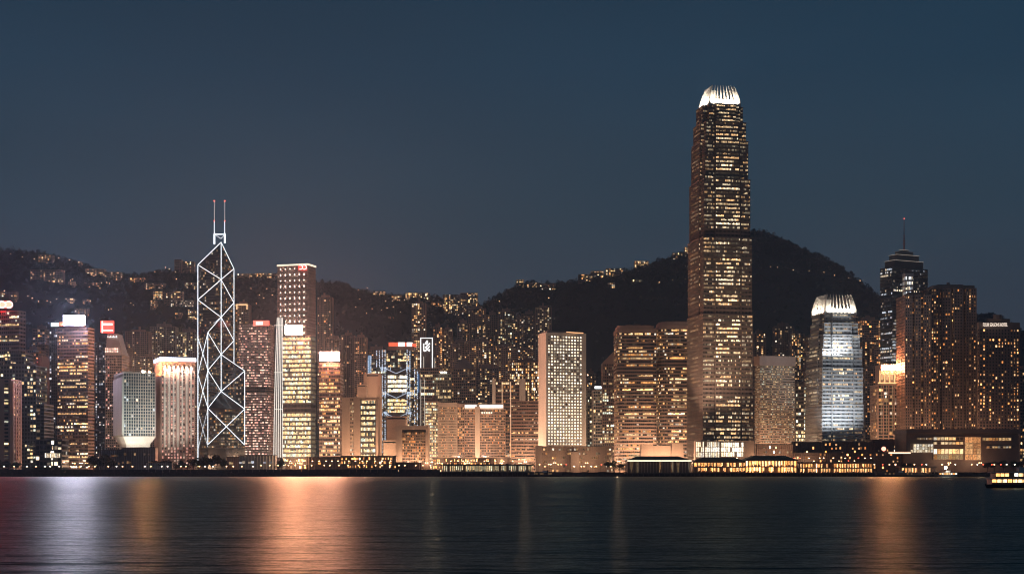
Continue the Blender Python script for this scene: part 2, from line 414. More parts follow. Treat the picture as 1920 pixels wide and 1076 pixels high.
s.box(-9000, -1500, SHORE - 1, SHORE + 3.5, -2, LAND + 0.4); s.box(1500, 9000, SHORE - 1, SHORE + 3.5, -2, LAND + 0.4)
struct(s.build('seawall', stonew))

RIDGE = [(-900, 520), (-300, 480), (-100, 466), (0, 470), (30, 468), (60, 473), (95, 476), (120, 487), (150, 495), (170, 505), (205, 511), (235, 518), (270, 515), (300, 510), (340, 508), (380, 512),
         (440, 520), (490, 518), (540, 522), (590, 529), (640, 532), (656, 538), (668, 546), (710, 549), (735, 555), (765, 553), (805, 557), (835, 563), (870, 572), (903, 575),
         (918, 565), (935, 553), (955, 542), (980, 533), (1005, 531), (1045, 533), (1085, 527), (1105, 521), (1155, 511), (1190, 506), (1205, 500), (1235, 489), (1265, 481), (1300, 466),
         (1345, 447), (1385, 436), (1418, 432), (1442, 438), (1472, 450), (1500, 464), (1530, 478), (1562, 490), (1592, 512), (1622, 537), (1648, 557), (1680, 574), (1720, 588), (1780, 600), (1835, 590), (1868, 590), (1900, 612), (1960, 640), (2300, 700), (2900, 760)]
YR, YH0 = 3300.0, 2300.0
from mathutils import noise as mnoise
def ridge_z(X):
    px = X * F / YR + CXP
    if px <= RIDGE[0][0]: return PZ(RIDGE[0][1], YR)
    for (a, ya), (b, yb) in zip(RIDGE, RIDGE[1:]):
        if a <= px <= b: return PZ(ya + (yb - ya) * (px - a) / (b - a), YR)
    return PZ(RIDGE[-1][1], YR)
def hill(X, Y):
    if Y <= YH0: return LAND - 1
    Xr = X * (0.35 + 0.65 * YR / Y) if Y < YR else X
    t = (Y - YH0) / (YR - YH0)
    if t <= 1:
        z = ridge_z(Xr) * (t ** 1.15)
        gul = mnoise.fractal(Vector((X * 0.0042, Y * 0.0035, 1.3)), 1.0, 2.0, 5) * 75 + 18
        z -= max(0.0, gul) * min(1, t * 3) * (1 - t) * 1.6
    else: z = ridge_z(X) * max(0.0, 1 - (t - 1) * 0.6)
    return max(LAND - 1, z)
nx, ny = 200, 70; hv = []; hf = []
ys = [YH0 - 20 + (YR - YH0 + 20) * (j / 50) for j in range(51)] + [YR + 60 * j for j in range(1, ny - 50)]
for j in range(ny):
    for i in range(nx):
        X = -2700 + 5400 * i / (nx - 1); hv.append((X, ys[j], hill(X, ys[j])))
for j in range(ny - 1):
    for i in range(nx - 1):
        k = j * nx + i; hf.append((k, k + 1, k + nx + 1, k + nx))
h = MB(); h.v = hv; h.f = hf; h.m = [0] * len(hf); h.c = [None] * len(hf)
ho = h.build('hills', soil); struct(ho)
for p in ho.data.polygons: p.use_smooth = True
def on_hill(px, py):
    Y = YH0 + 40
    while Y < YR:
        if hill(PX(px, Y), Y) >= PZ(py, Y): break
        Y += 8
    return PX(px, Y), Y, hill(PX(px, Y), Y)
# forest cover
fr = MB(); r_ = random.Random(11)
def leafball(mb, x, y, z, R0, H0, n, s, r):
    for _ in range(n):
        u = r.uniform(-1, 1); th = r.uniform(0, 6.283); q = math.sqrt(1 - u * u); rr = r.uniform(0.6, 1.05)
        c = Vector((x + R0 * q * math.cos(th) * rr, y + R0 * q * math.sin(th) * rr, z + H0 * (0.5 + 0.5 * u * rr)))
        a = Vector((r.gauss(0, 1), r.gauss(0, 1), r.gauss(0, 1))).normalized(); b = a.orthogonal().normalized(); d = a.cross(b); k = s * r.uniform(.6, 1.3)
        mb.face([tuple(c - b * k), tuple(c + d * k * .8), tuple(c + b * k), tuple(c - d * k * .8)])
for _ in range(3400):      # along the crest
    px = r_.uniform(-60, 1980); Y = YR - abs(r_.gauss(0, 60)); X = PX(px, Y); H0 = r_.uniform(5, 13)
    leafball(fr, X, Y, hill(X, Y) - 2, r_.uniform(3, 6.5), H0, 16, 2.3, r_)
for _ in range(5200):      # on the slopes
    px = r_.uniform(-60, 1980); Y = r_.uniform(YH0 + 150, YR - 60); X = PX(px, Y)
    leafball(fr, X, Y, hill(X, Y) - 2, r_.uniform(4, 7), r_.uniform(6, 12), 9, 3.0, r_)
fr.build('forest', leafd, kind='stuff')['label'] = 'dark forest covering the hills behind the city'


# ------------------------------------------------------------------ lamps
def lamp_proto(h, globe, arms=1):
    root = bpy.data.objects.new('street_lamp', None); col.objects.link(root)
    m = MB(); m.beam((0, 0, 0), (0, 0, h), 0.12, 6, 0, 0.07); m.build('pole', black, root)
    m = MB()
    for s_ in ((-1, 1) if arms == 2 else (1,)):
        m.beam((0, 0, h), (s_ * 1.1, 0, h + 0.25), 0.06, 5)
    arm = m.build('arm', black, root)
    for s_ in ((-1, 1) if arms == 2 else (1,)):
        m = MB(); m.prism([(s_ * 1.1 - .55, -.35), (s_ * 1.1 + .55, -.35), (s_ * 1.1 + .55, .35), (s_ * 1.1 - .55, .35)], h + 0.02, h + 0.5); m.build('lamp_head', globe, arm)
    return root
PROTO = {}
def street_lamp(x, y, z, label, group, kind='warm', power=0, h=9.0, color=SODIUM, arms=1):
    key = (kind, h, arms)
    if key not in PROTO:
        PROTO[key] = lamp_proto(h, {'warm': lampw, 'red': lampr}.get(kind, lampc), arms); o = PROTO[key]
    else: o = copy_tree(PROTO[key])
    o.location = (x, y, z); o.name = 'street_lamp'; tag(o, label, 'street lamp', group)
    if power: add_light(o, (x, y - 0.3, z + h + 1.2), 'POINT', power, color, 0.8)
    return o

# ------------------------------------------------------------------ the very tall tower with the clawed crown
def claw_tower(label, xl, xc, xr, Y, a, tiers, crown_y0, crown_y1, fl, lit, gains, seed, crown_power, finn=9, wallM=None, tip=.54, cexp=1.75, s0f=.78, mech=(1, 2, 3), pal='ifc', floods=()):
    wallM = wallM or dbrown
    P = corner_rect(xl, xc, xr, Y, a); C = sum((Vector(p) for p in P), Vector((0, 0))) / 4
    root = thing('skyscraper', label, 'skyscraper', (C.x, C.y, LAND)); o = tuple(root.location)
    S = (Vector(P[1]) - Vector(P[0])).length / 2; S2 = (Vector(P[3]) - Vector(P[0])).length / 2
    u = (Vector(P[1]) - Vector(P[0])).normalized(); w = (Vector(P[3]) - Vector(P[0])).normalized()
    S2 = S
    def foot(k, cut):     # a square whose corner bays step back by cut, with slots between bays
        s = S * k; q = s * 0.50; d = 1.6
        pts = []
        for rot in range(4):
            ca, sa = [(1, 0), (0, 1), (-1, 0), (0, -1)][rot]
            loc = [(-s + cut, -s + cut), (-q - 1, -s + cut), (-q - 1, -s + cut + d), (-q, -s + cut + d), (-q, -s), (q, -s), (q, -s + cut + d), (q + 1, -s + cut + d), (q + 1, -s + cut)]
            for lx, ly in loc:
                X = lx * ca - ly * sa; Yy = lx * sa + ly * ca
                p = C + u * X + w * Yy + (w * 0); pts.append((p.x, p.y))
        return pts
    # keep the near corner where it is
    sh = Vector(P[0]) - (C - u * S - w * S); C = C + sh
    zprev = LAND
    for i, (yt, k, cut) in enumerate(tiers):
        zt = PZ(yt, Y)
        facade(root, foot(k, cut), zprev, zt, fl, 1.55, Y, wallM, glass, sp=0.52, pw=0.28, sd=0.35, pd=0.55, lit=lit, pal=pal, gain=gains[i], sidegain=0.35,
               dark=[(0, 2)] if i in mech else [], seed=seed + i, parapet=1.2, maxwin=90, minrun=9)
        zprev = zt
    k0, c0 = tiers[-1][1], tiers[-1][2]
    z0, z1 = PZ(crown_y0, Y), PZ(crown_y1, Y); s0 = S * k0 * s0f; s1 = S * k0 * tip
    crownM = mat('crown_white_metal', (0.75, 0.72, 0.66), 0.5, 0.06, 0.3)
    def prof(t): return s0 + (s1 - s0) * (t ** cexp), z0 + (z1 - z0) * t
    for rot in range(4):
        ca, sa = [(1, 0), (0, 1), (-1, 0), (0, -1)][rot]
        def P3(lx, ly, z):
            X = lx * ca - ly * sa; Yy = lx * sa + ly * ca; p = C + u * X + w * Yy; return (p.x, p.y, z)
        pan = MB(o)           # curved shell at the foot of the prongs
        N = 7
        for j in range(N):
            t0, t1 = j / N * 0.72, (j + 1) / N * 0.72; a0, b0 = prof(t0); a1, b1 = prof(t1)
            for s_ in (-1, 1):
                e0, e1 = s_ * a0, s_ * a1; i0, i1 = s_ * a0 * 0.62, s_ * a1 * 0.62
                q = [P3(i0, -a0, b0), P3(e0, -a0, b0), P3(e1, -a1, b1), P3(i1, -a1, b1)]
                pan.face(q if s_ > 0 else q[::-1])
        for j in range(3):
            t0, t1 = j / N * 0.72, (j + 1) / N * 0.72; a0, b0 = prof(t0); a1, b1 = prof(t1)
            pan.face([P3(-a0 * .62, -a0 + 1, b0), P3(a0 * .62, -a0 + 1, b0), P3(a1 * .62, -a1 + 1, b1), P3(-a1 * .62, -a1 + 1, b1)])
        pan.build('crown_panel', crownM, root)
        for f_ in range(finn):
            fx = (f_ - (finn - 1) / 2) / ((finn - 1) / 2)
            fin = MB(o); N = 8; th = 0.032 * S
            for j in range(N):
                t0, t1 = j / N, (j + 1) / N; a0, b0 = prof(t0); a1, b1 = prof(t1)
                x0_, x1_ = fx * a0 * 0.95, fx * a1 * 0.95; w0 = th * (1.15 - t0); w1 = th * (1.15 - t1)
                d0, d1 = 0.09 * S * (1.2 - t0), 0.09 * S * (1.2 - t1)
                f0 = [P3(x0_ - w0, -a0 - .3, b0), P3(x0_ + w0, -a0 - .3, b0), P3(x0_ + w0, -a0 + d0, b0), P3(x0_ - w0, -a0 + d0, b0)]
                f1 = [P3(x1_ - w1, -a1 - .3, b1), P3(x1_ + w1, -a1 - .3, b1), P3(x1_ + w1, -a1 + d1, b1), P3(x1_ - w1, -a1 + d1, b1)]
                for q in range(4): fin.face([f0[q], f0[(q + 1) % 4], f1[(q + 1) % 4], f1[q]])
            fin.build('crown_prong', crownM, root)
        # floodlight strips on the ledges below the crown
        fl_ = MB(o); a0 = s0 + 0.6
        fl_.face([P3(-a0, -a0 - 1, z0 - 2), P3(a0, -a0 - 1, z0 - 2), P3(a0, -a0 + 1, z0 - 2), P3(-a0, -a0 + 1, z0 - 2)])
        fl_.build('floodlight_housing', black, root)
        if rot in (0, 3):
            lx = P3(0, -a0 - 3.2, z0 + 1.6); d = Vector(P3(0, -s0 * 0.8, (z0 + z1) / 2)) - Vector(lx)
            add_light(root, lx, 'AREA', crown_power * .36, (1.0, 0.86, 0.68), size=(s0 * 1.6, 1.0), rot=d.to_track_quat('-Z', 'Y').to_euler(), name='floodlight').data.spread = R(95)
    mid = MB(o); mid.prism([P3(-s1, -s1, 0)[:2], P3(s1, -s1, 0)[:2], P3(s1, s1, 0)[:2], P3(-s1, s1, 0)[:2]], z0 - 1, z0 + (z1 - z0) * .45); mid.build('lift_room', dgrey, root)
    return root, C, u, w, S
ifc, C_, u_, w_, S_ = claw_tower('tallest dark tower of all, floor lights in rows, glowing white clawed crown', 1302, 1317, 1413, 1600, 10.5,
    [(742, 1.0, 0.3), (590, 0.998, 0.5), (445, 0.992, 1.0), (335, 0.975, 1.8), (262, 0.945, 2.6), (226, 0.90, 3.2), (192, 0.80, 5.0)], 192, 151, 4.3, ('floors', 0.74),
    [1.2, 1.35, 1.3, 1.0, .95, .95, .9], 21, 0.6e5, pal='ifc', wallM=mat('bronze_cladding', (0.25, 0.19, 0.16), .5, .15, .08))
for lx, ly, px_, py_, pw_ in ((1290, 1545, 1309, 640, 5e5), (1360, 1530, 1365, 620, 4.5e5)):
    a_ = Vector((PX(lx, ly), ly, 24.0)); add_light(ifc, a_, 'SPOT', pw_, (1, .68, .48), 1.0, rot=(Vector((PX(px_, 1604), 1604, PZ(py_, 1600))) - a_).to_track_quat('-Z', 'Y').to_euler(), spot=62, name='floodlight', blend=.8)
# lobby storeys lit at the foot of the tall tower
def lobby(root, x0, x1, y0, y1, Y, cols, rows, colr, gain, name='lobby_window', dy=0.0):
    X0, X1, Z0, Z1 = PX(x0, Y), PX(x1, Y), PZ(y1, Y), PZ(y0, Y); o = tuple(root.location); r = random.Random(int(x0 * 3 + y0))
    fr_ = MB(o)
    for i in range(cols + 1):
        x = X0 + (X1 - X0) * i / cols; fr_.box(x - .22, x + .22, Y - .7 + dy, Y + 0.1 + dy, Z0, Z1 + .2)
    for j in range(rows + 1):
        z = Z0 + (Z1 - Z0) * j / rows; fr_.box(X0 - .3, X1 + .3, Y - .55 + dy, Y + 0.1 + dy, z - .25, z + .25)
    fr_.build('window_frame', beige, root)
    for i in range(cols):
        m = MB(o)
        for j in range(rows):
            if r.random() < .93:
                val = gain * r.uniform(.5, 1.4); c = tuple(q * val for q in r.choice(colr))
                xa, xb = X0 + (X1 - X0) * i / cols + .2, X0 + (X1 - X0) * (i + 1) / cols - .2
                za, zb = Z0 + (Z1 - Z0) * j / rows + .24, Z0 + (Z1 - Z0) * (j + 1) / rows - .24
                m.face([(xa, Y - .1 + dy, za), (xb, Y - .1 + dy, za), (xb, Y - .1 + dy, zb), (xa, Y - .1 + dy, zb)], 0, c)
        m.build(name, WIN, root)
m = MB(ifc.location); m.box(PX(1304, 1588), PX(1414, 1588), 1589, 1602, LAND, PZ(826, 1588)); m.build('lobby_block', beige, ifc)
lobby(ifc, 1305, 1320, 828, 857, 1588, 5, 3, PAL['white'], 1.7); lobby(ifc, 1322, 1349, 828, 857, 1588, 8, 3, PAL['white'], 1.5); lobby(ifc, 1352, 1394, 829, 856, 1588, 10, 3, PAL['white'], 2.3)
ifc1, C1, u1, w1, S1 = claw_tower('shorter silver clawed tower, floodlit cool white, beside the mall', 1528, 1541, 1620, 1660, 11,
    [(760, 1.0, 0.3), (690, 0.995, 0.6), (655, 0.985, 1.0), (628, 0.955, 2.2), (606, 0.92, 3.0), (588, 0.87, 4.5)], 588, 549, 4.1, ('floors', 0.6),
    [.6, 1.2, 1.2, .7, .5, .5], 44, 0.34e5, finn=9, wallM=silver, tip=.66, cexp=1.9, s0f=.88, mech=(2,))
for (lx, ly, lz, pw_, sx) in ((1580, -10, 825.5, 0.9e5, 44),):
    add_light(ifc1, (PX(lx, 1646), 1646 + ly, PZ(lz, 1646)), 'AREA', pw_, (0.86, 0.93, 1.0), size=(sx, 1.5), rot=(R(165), 0, 0), name='floodlight').data.spread = R(110)
add_light(ifc1, (PX(1577, 1650), 1653, PZ(662, 1650)), 'AREA', 4e4, (0.9, 0.95, 1.0), size=(26, 1.2), rot=(R(168), 0, 0), name='floodlight')

# ------------------------------------------------------------------ the prism tower with the lit diagonals
def prism_tower():
    Y = 2100.0
    P = corner_rect(372, 390, 459, Y, 27)
    A, B, C, D = [Vector(p) for p in (P[0], P[1], P[2], P[3])]
    s = (B - A).length; w = (D - A).normalized(); D = A + w * s; C = B + w * s; O = (A + C) / 2
    root = thing('skyscraper', 'dark glass prism tower outlined in white light with diagonals and twin masts', 'skyscraper', (O.x, O.y, LAND)); o = tuple(root.location)
    z = lambda py: PZ(py, Y)
    def V(p, py): return (p.x, p.y, z(py))
    y_f, y_r, y_l, y_b = 765, 693, 623, 488     # eaves of the four quarter prisms
    o_f, o_r, o_l, o_b = 731, 661, 590, 447     # their peaks on the centre line
    for (p, q, ye, yo) in ((A, B, y_f, o_f), (B, C, y_r, o_r), (D, A, y_l, o_l), (C, D, y_b, o_b)):
        m = MB(o); zb = LAND
        p0, q0, c0 = (p.x, p.y, zb), (q.x, q.y, zb), (O.x, O.y, zb); p1, q1, c1 = V(p, ye), V(q, ye), V(O, yo)
        m.face([p0, q0, q1, p1]); m.face([q0, c0, c1, q1]); m.face([c0, p0, p1, c1]); m.face([p1, q1, c1])
        m.build('glass_shaft', glassb, root)
    # floors and windows on the faces one can see
    floors = MB(o); wins = MB(o); r = random.Random(9)
    def face(p, q, ytop_p, ytop_q, ybot, n_side, dens):
        e = (q - p); L = e.length; e = e / L; nn = Vector((e.y, -e.x))
        if nn.dot(-p) < 0: nn = -nn
        nb = int(L / 2.6); zz = z(ybot)
        while zz < max(z(ytop_p), z(ytop_q)) - 4:
            def lim(t): return z(ytop_p) + (z(ytop_q) - z(ytop_p)) * t
            act = r.random() < dens; js = r.randint(0, nb); je = js + r.randint(2, max(3, nb))
            tfull = [j for j in range(nb) if min(lim(j / nb), lim((j + 1) / nb)) > zz + 4]
            if tfull:
                a = p + e * (tfull[0] * L / nb) + nn * .1; b = p + e * ((tfull[-1] + 1) * L / nb) + nn * .1; a2 = a + nn * .25; b2 = b + nn * .25
                floors.prism([(a.x, a.y), (b.x, b.y), (b2.x, b2.y), (a2.x, a2.y)], zz, zz + 0.7)
            for j in tfull:
                on = (act and js <= j < je and r.random() < .8) or r.random() < .18 + dens * 0.25
                if on:
                    val = r.choice([r.uniform(.03, .15), r.uniform(.15, .8)]); c = tuple(x * val for x in r.choice(PAL['warm'] + PAL['white'])); a = p + e * ((j + .08) * L / nb) + nn * .16; b = p + e * ((j + .92) * L / nb) + nn * .16
                    wins.face([(a.x, a.y, zz + .9), (b.x, b.y, zz + .9), (b.x, b.y, zz + 3.4), (a.x, a.y, zz + 3.4)], 0, c)
            zz += 4.0
    face(A, B, y_f, y_f, 840, 0, .75); face(D, A, y_l, y_l, 840, 0, .15)
    face(A, O, y_l, o_l, y_f, 0, .22); face(O, B, o_r, y_r, y_f, 0, .28); face(D, O, y_b, o_b, y_l, 0, .18); face(O, C, o_b, y_b, y_r, 0, .18)
    floors.build('floor_bands', teal, root, kind='stuff'); wins.build('small_windows', WIN, root, kind='stuff')
    n3 = Vector((0, -1)); k = [0]
    def tube(p, q, rr=0.85):
        rr *= .6
        m = MB(o); t = Vector((0, -1.1, 0)); m.beam(Vector(p) + t, Vector(q) + t, rr, 6); m.build('light_tube', tubew, root)
    Ov = lambda y: V(O, y)
    # verticals
    tube(V(D, y_b), V(D, 862)); tube(V(C, y_b + 3), V(C, y_r)); tube(V(A, y_l), V(A, 833)); tube(V(B, y_r), V(B, 833)); tube(Ov(o_b), Ov(o_f))
    # roofs
    for p, ye, yo in ((D, y_b, o_b), (C, y_b + 3, o_b), (A, y_l, o_l), (D, y_l + 4, o_l), (B, y_r, o_r), (C, y_r + 2, o_r), (A, y_f, o_f), (B, y_f, o_f)):
        tube(V(p, ye), Ov(yo), .75)
    # diagonals of the inner faces
    for p, seq in ((D, [(488, 518), (555, 518), (555, 590)]), (C, [(491, 518), (557, 518), (557, 590), (630, 590), (630, 661), ]), (A, [(623, 661), (694, 661), (694, 731)]), (B, [(693, 731)])):
        for yp, yo in seq: tube(V(p, yp), Ov(yo), .75)
    # crosses on the outer faces
    tube(V(A, y_f), V(B, 833), .8); tube(V(B, y_f), V(A, 833), .8)
    for ya, yb in ((623, 694), (694, 765)): tube(V(D, ya + 4), V(A, yb), .6); tube(V(A, ya), V(D, yb + 4), .6)
    tube(V(D, 769), V(A, 838), .25); tube(V(A, 765), V(D, 842), .25)
    # portal and masts
    X1, X2, Ym = PX(402.5, O.y), PX(422, O.y), O.y - 2
    for X, yb in ((X1, 458), (X2, 456)):
        m = MB(o); m.box(X - 1.1, X + 1.1, Ym - 1.1, Ym + 1.1, PZ(yb, O.y), PZ(440, O.y)); m.build('portal_post', tubew, root)
        m = MB(o); m.beam((X, Ym, PZ(440, O.y)), (X, Ym, PZ(414, O.y)), .75, 8, 0, .6); m.build('mast', mat('mast_white_lit', (.8, .8, .8), .5), root)
        m = MB(o); m.beam((X, Ym, PZ(414, O.y)), (X, Ym, PZ(378, O.y)), .55, 8, 0, .35); m.build('mast_tip', mat('mast_white_lit', (.8, .8, .8), .5), root)
        for yy in (415, 377.5):
            m = MB(o); m.beam((X, Ym - .6, PZ(yy, O.y) - .7), (X, Ym - .6, PZ(yy, O.y) + .7), 1.0, 6); m.build('beacon', redl, root)
        for q in (0,): tube((X, Ym + 1.2, PZ(440, O.y)), (O.x, Ym + 1.2, PZ(448, O.y)), .5)
        tube((X, Ym, PZ(440, O.y)), (X, Ym, PZ(414, O.y)), .7); m = MB(o); m.beam((X, Ym - .7, PZ(413, O.y)), (X, Ym - .7, PZ(379, O.y)), .3, 5); m.build('mast_light', emis('mast_glow', (1, .93, .9), .8, False), root)
    m = MB(o); m.box(X1 - 1.1, X2 + 1.1, Ym - .9, Ym + .9, PZ(440.5, O.y), PZ(438.8, O.y)); m.build('portal_beam', tubew, root)
prism_tower()

# ------------------------------------------------------------------ named office towers, left to right
signW = emis('sign_violet_white', (0.92, 0.74, 1.0), 420.0)
signO = emis('sign_orange_white', (1.0, 0.33, 0.18), 1250.0)
signO2 = emis('sign_pink_white', (1.0, 0.35, 0.22), 600.0)
signT = emis('sign_pale_teal', (0.75, 0.95, 1.0), 2.0)
signR = emis('sign_red', (1.0, 0.07, 0.05), 3.0)
signRW = emis('sign_red_white', (1.0, 0.62, 0.55), 3.0)
signG = emis('sign_gold', (1.0, 0.33, 0.13), 620.0)
signB = emis('sign_blue_white', (0.72, 0.80, 1.0), 4.0)
marks = emis('white_mark', (1.0, 0.97, 0.92), 2.2, False)
flare = emis('flood_lamp_orange', (1.0, 0.36, 0.14), 6000.0)
signLR = emis('sign_glowing_red', (1.0, 0.006, 0.004), 160.0)

t, p = tower('grey slab tower cut by the left edge, red swirl sign on its roof', -60, 36, 48, 582, 1950, -16, wall=grey, fh=5.2, bay=3.0, sp=.45, lit=('office', .5), pal='yellow', sidegain=0.0, gain=1.1, plant=False)
m = MB(t.location); o_ = t.location
def swirl(root, cx, cyp, rx, ry, Y, M, name='logo'):
    mm = MB(root.location)
    for sgn in (-1, 1):
        pts = []
        for k in range(13):
            a = R(-120 + 20 * k); pts.append((PX(cx + sgn * rx * .45 + math.cos(a) * rx * .5, Y), PZ(cyp + math.sin(a) * ry * sgn, Y)))
        for (xa, za), (xb, zb) in zip(pts, pts[1:]): mm.beam((xa, Y, za), (xb, Y, zb), ry * .22 * Y / F, 5)
    mm.build(name, M, root)
sign(t, -6, 21, 565, 577, 1955, signLR, 'sign_board'); swirl(t, 10, 571, 14, 6, 1951, signRW)
t, p = tower('dark teal block with scattered yellow windows and a stepped top', 0, None, 68, 684, 1760, depth=40, wall=teal, gl=glassb, fh=4.6, bay=3.4, sp=.42, pw=.9, lit=('resid', .22), pal='yellow', gain=1.0, seed=4)
facade(t, corner_rect(8, None, 46, 1764, depth=30), PZ(684, 1760) + .5, PZ(664, 1764), 4.6, 3.4, 1764, teal, glassb, lit=('resid', .2), pal='yellow', seed=9)
tower('brown pier block with lit strips at the far left edge behind trees', -30, None, 21, 710, 1690, wall=brown, fh=4.2, bay=9, sp=.5, pw=5, pd=.8, lit=('office', .5), pal='yellow', plant=False)
tower('small dark tower with a rounded lit cap, left of the violet roof sign', 61, None, 84, 616, 2300, wall=dbrown, fh=4, lit=('office', .3), pal='orange', notches=(1, 3, 3))
tower('low brown tower with a few orange windows beside the red swirl tower', 46, None, 72, 655, 2120, wall=brown, fh=4.4, lit=('office', .35), pal='orange')
t, p = tower('tall plain brown pier tower with a dotted line of red lights', 66, 78, 89, 668, 1900, 25, wall=brown, fh=4, bay=9, pw=6.5, pd=.7, lit=('resid', .05), pal='orange', plant=False)
m = MB(t.location)
for k in range(26): z_ = PZ(672 + k * 6.5, 1894); m.box(PX(70, 1894) - .4, PX(70, 1894) + .4, 1894, 1895, z_ - .35, z_ + .35)
m.build('light_dots', redl, t, kind='stuff')
tower('plain dark slate block without lit windows in front of the brown piers', 67, None, 83, 757, 1685, wall=teal, fh=4, lit=('resid', 0.0), plant=False, bay=4)
t, p = tower('low black pavilion block with a white lit ground floor at lower left', 66, None, 116, 823, 1600, wall=dgrey, fh=5.5, bay=4, lit=('resid', .12), pal='white', depth=25, plant=False, name='pavilion', cat='building')
lobby(t, 84, 113, 849, 858, 1598, 9, 1, PAL['white'], 1.6)
t, p = tower('narrow teal tower with a small pale roof sign, left of the violet sign', 92, None, 108, 614, 1960, wall=teal, gl=glassb, fh=4, bay=2.6, lit=('resid', .12), pal='cool', gain=.7)
sign(t, 96, 110, 605, 612, 1957, signT)
t, p = tower('brown tower with glaring violet white roof sign and orange window rows', 107, 165, 177, 614, 1750, -14, wall=dbrown, fh=4.0, bay=2.0, sp=.5, pw=.25, lit=('office', .55), pal='warm', sidegain=.25, plant=True, z0f=3)
sign(t, 119.5, 159, 592, 609.5, 1746, signW); sign(t, 112, 119, 604, 611, 1747, emis('sign_small_orange', (1, .3, .15), 2.0), frame=False)
tower('dark teal tower speckled with tiny lights right of the violet sign tower', 178, None, 200, 640, 1870, wall=teal, gl=glassb, fh=3.2, bay=2.4, lit=('resid', .16), pal='cool', gain=.45)
# tapered tower with red roof sign
Yt = 1840
t, p = tower('tapered grey tower with a red boxed roof sign and white lit band', 197, None, 229, 664, Yt, wall=grey, fh=3.4, bay=2.4, lit=('resid', .3), pal='pink', gain=.5, plant=False)
m = MB(t.location)
def tr(x0, x1, Y, d): return [(PX(x0, Y), Y), (PX(x1, Y), Y), (PX(x1, Y), Y + d), (PX(x0, Y), Y + d)]
zz0, zz1 = PZ(664, Yt), PZ(625, Yt)
for k in range(7):
    a0 = 197 + 5 * k / 7; a1 = 229 - 9 * k / 7; m.prism(tr(a0, a1, Yt + k * .6, 28 - k), zz0 + (zz1 - zz0) * k / 7, zz0 + (zz1 - zz0) * (k + .93) / 7)
m.build('tapered_top', silver, t)
sign(t, 191, 214, 602, 624, Yt + 3, signR, thick=6); sign(t, 194, 211, 606, 610, Yt - 4, signRW, 'sign_stripe', frame=False); sign(t, 193, 212, 618, 620.5, Yt - 4, signRW, 'sign_stripe', frame=False); sign(t, 191, 193, 602, 624, Yt - 4, signRW, 'sign_stripe', frame=False)
lobby(t, 197, 222, 652, 661, Yt - 2, 8, 2, [(1, .75, .6), (1, .6, .5)], 1.9, 'lit_band')
m = MB(t.location)
for k, hgt in enumerate((4, 2.5, 5, 3, 4.5, 3, 5)): m.box(PX(202 + k * 2.6, Yt - 1), PX(203 + k * 2.6, Yt - 1), Yt - 1.4, Yt - .8, PZ(633, Yt), PZ(633 - hgt * .8, Yt))
m.build('sign_marks', marks, t)

# the inverted bottle block
Yg = 1650
root = thing('office_block', 'pale gridded block narrowing to a floodlit white stem, left of the hotel', 'building', (PX(255, Yg), Yg + 20, LAND)); o_ = root.location
Pg = corner_rect(214, 231, 292, Yg, 24); zt, zm, zb, zs = PZ(697, Yg), PZ(818, Yg), PZ(832, Yg), LAND
facade(root, Pg, zm, zt - 1.5, 3.6, 2.6, Yg, white, glassb, sp=.22, pw=.75, sd=.5, pd=.7, lit=('resid', .07), pal='cool', gain=.7, seed=5, edges=[0])
m = MB(o_); Q = Pg; cen = sum((Vector(q) for q in Q), Vector((0, 0))) / 4
def shr(k): return [tuple(cen + (Vector(q) - cen) * k) for q in Q]
m.prism(shr(.74), zb, zm, 0, shr(1.0)); m.build('tapered_neck', white, root)
m = MB(o_); m.prism(shr(.74), zs, zb); m.build('stem', white, root)
m = MB(o_); bq, aq = Vector(Q[3]), Vector(Q[0]); nn = Vector((-(aq - bq).normalized().y * -1, 0))
e_ = (aq - bq).normalized(); nn = Vector((e_.y, -e_.x))
pa, pb = bq + nn * 1.2, aq + nn * 1.2
m.prism([(pa.x, pa.y), (pb.x, pb.y), (aq.x, aq.y), (bq.x, bq.y)], zm + 2, zt - 6); m.build('blank_side_wall', white, root)
for lx, ly, pw_ in ((245, 1634, 1.6e4), (275, 1636, 1.6e4), (222, 1650, .9e4)):
    add_light(root, (PX(lx, ly), ly, LAND + 5), 'SPOT', pw_ * 4, (1.0, .9, .75), .8, rot=((Vector((PX(lx, ly), Yg + 8, zm)) - Vector((PX(lx, ly), ly, LAND + 5))).to_track_quat('-Z', 'Y').to_euler()), spot=95, name='floodlight')
add_light(root, (PX(255, 1600), 1590, PZ(832, 1600)), 'SPOT', 1.6e5, (.82, 1.0, .95), 1.0, rot=((Vector((PX(253, Yg), Yg + 8, PZ(750, Yg))) - Vector((PX(255, 1600), 1590, PZ(832, 1600)))).to_track_quat('-Z', 'Y').to_euler()), spot=64, name='floodlight')
m = MB(o_); m.beam((PX(262, Yg), Yg + 17, zt + .4), (PX(262, Yg), Yg + 17, zt + 2.2), 1.6, 8); m.build('roof_lamp', flare, root)
m = MB(o_); m.beam((PX(272, Yg), Yg + 20, zt + .4), (PX(272, Yg), Yg + 20, zt + 1.6), .7, 8); m.build('roof_lamp', flare, root)
roof_kit(root, Pg, zt, 3, False, 6, white)

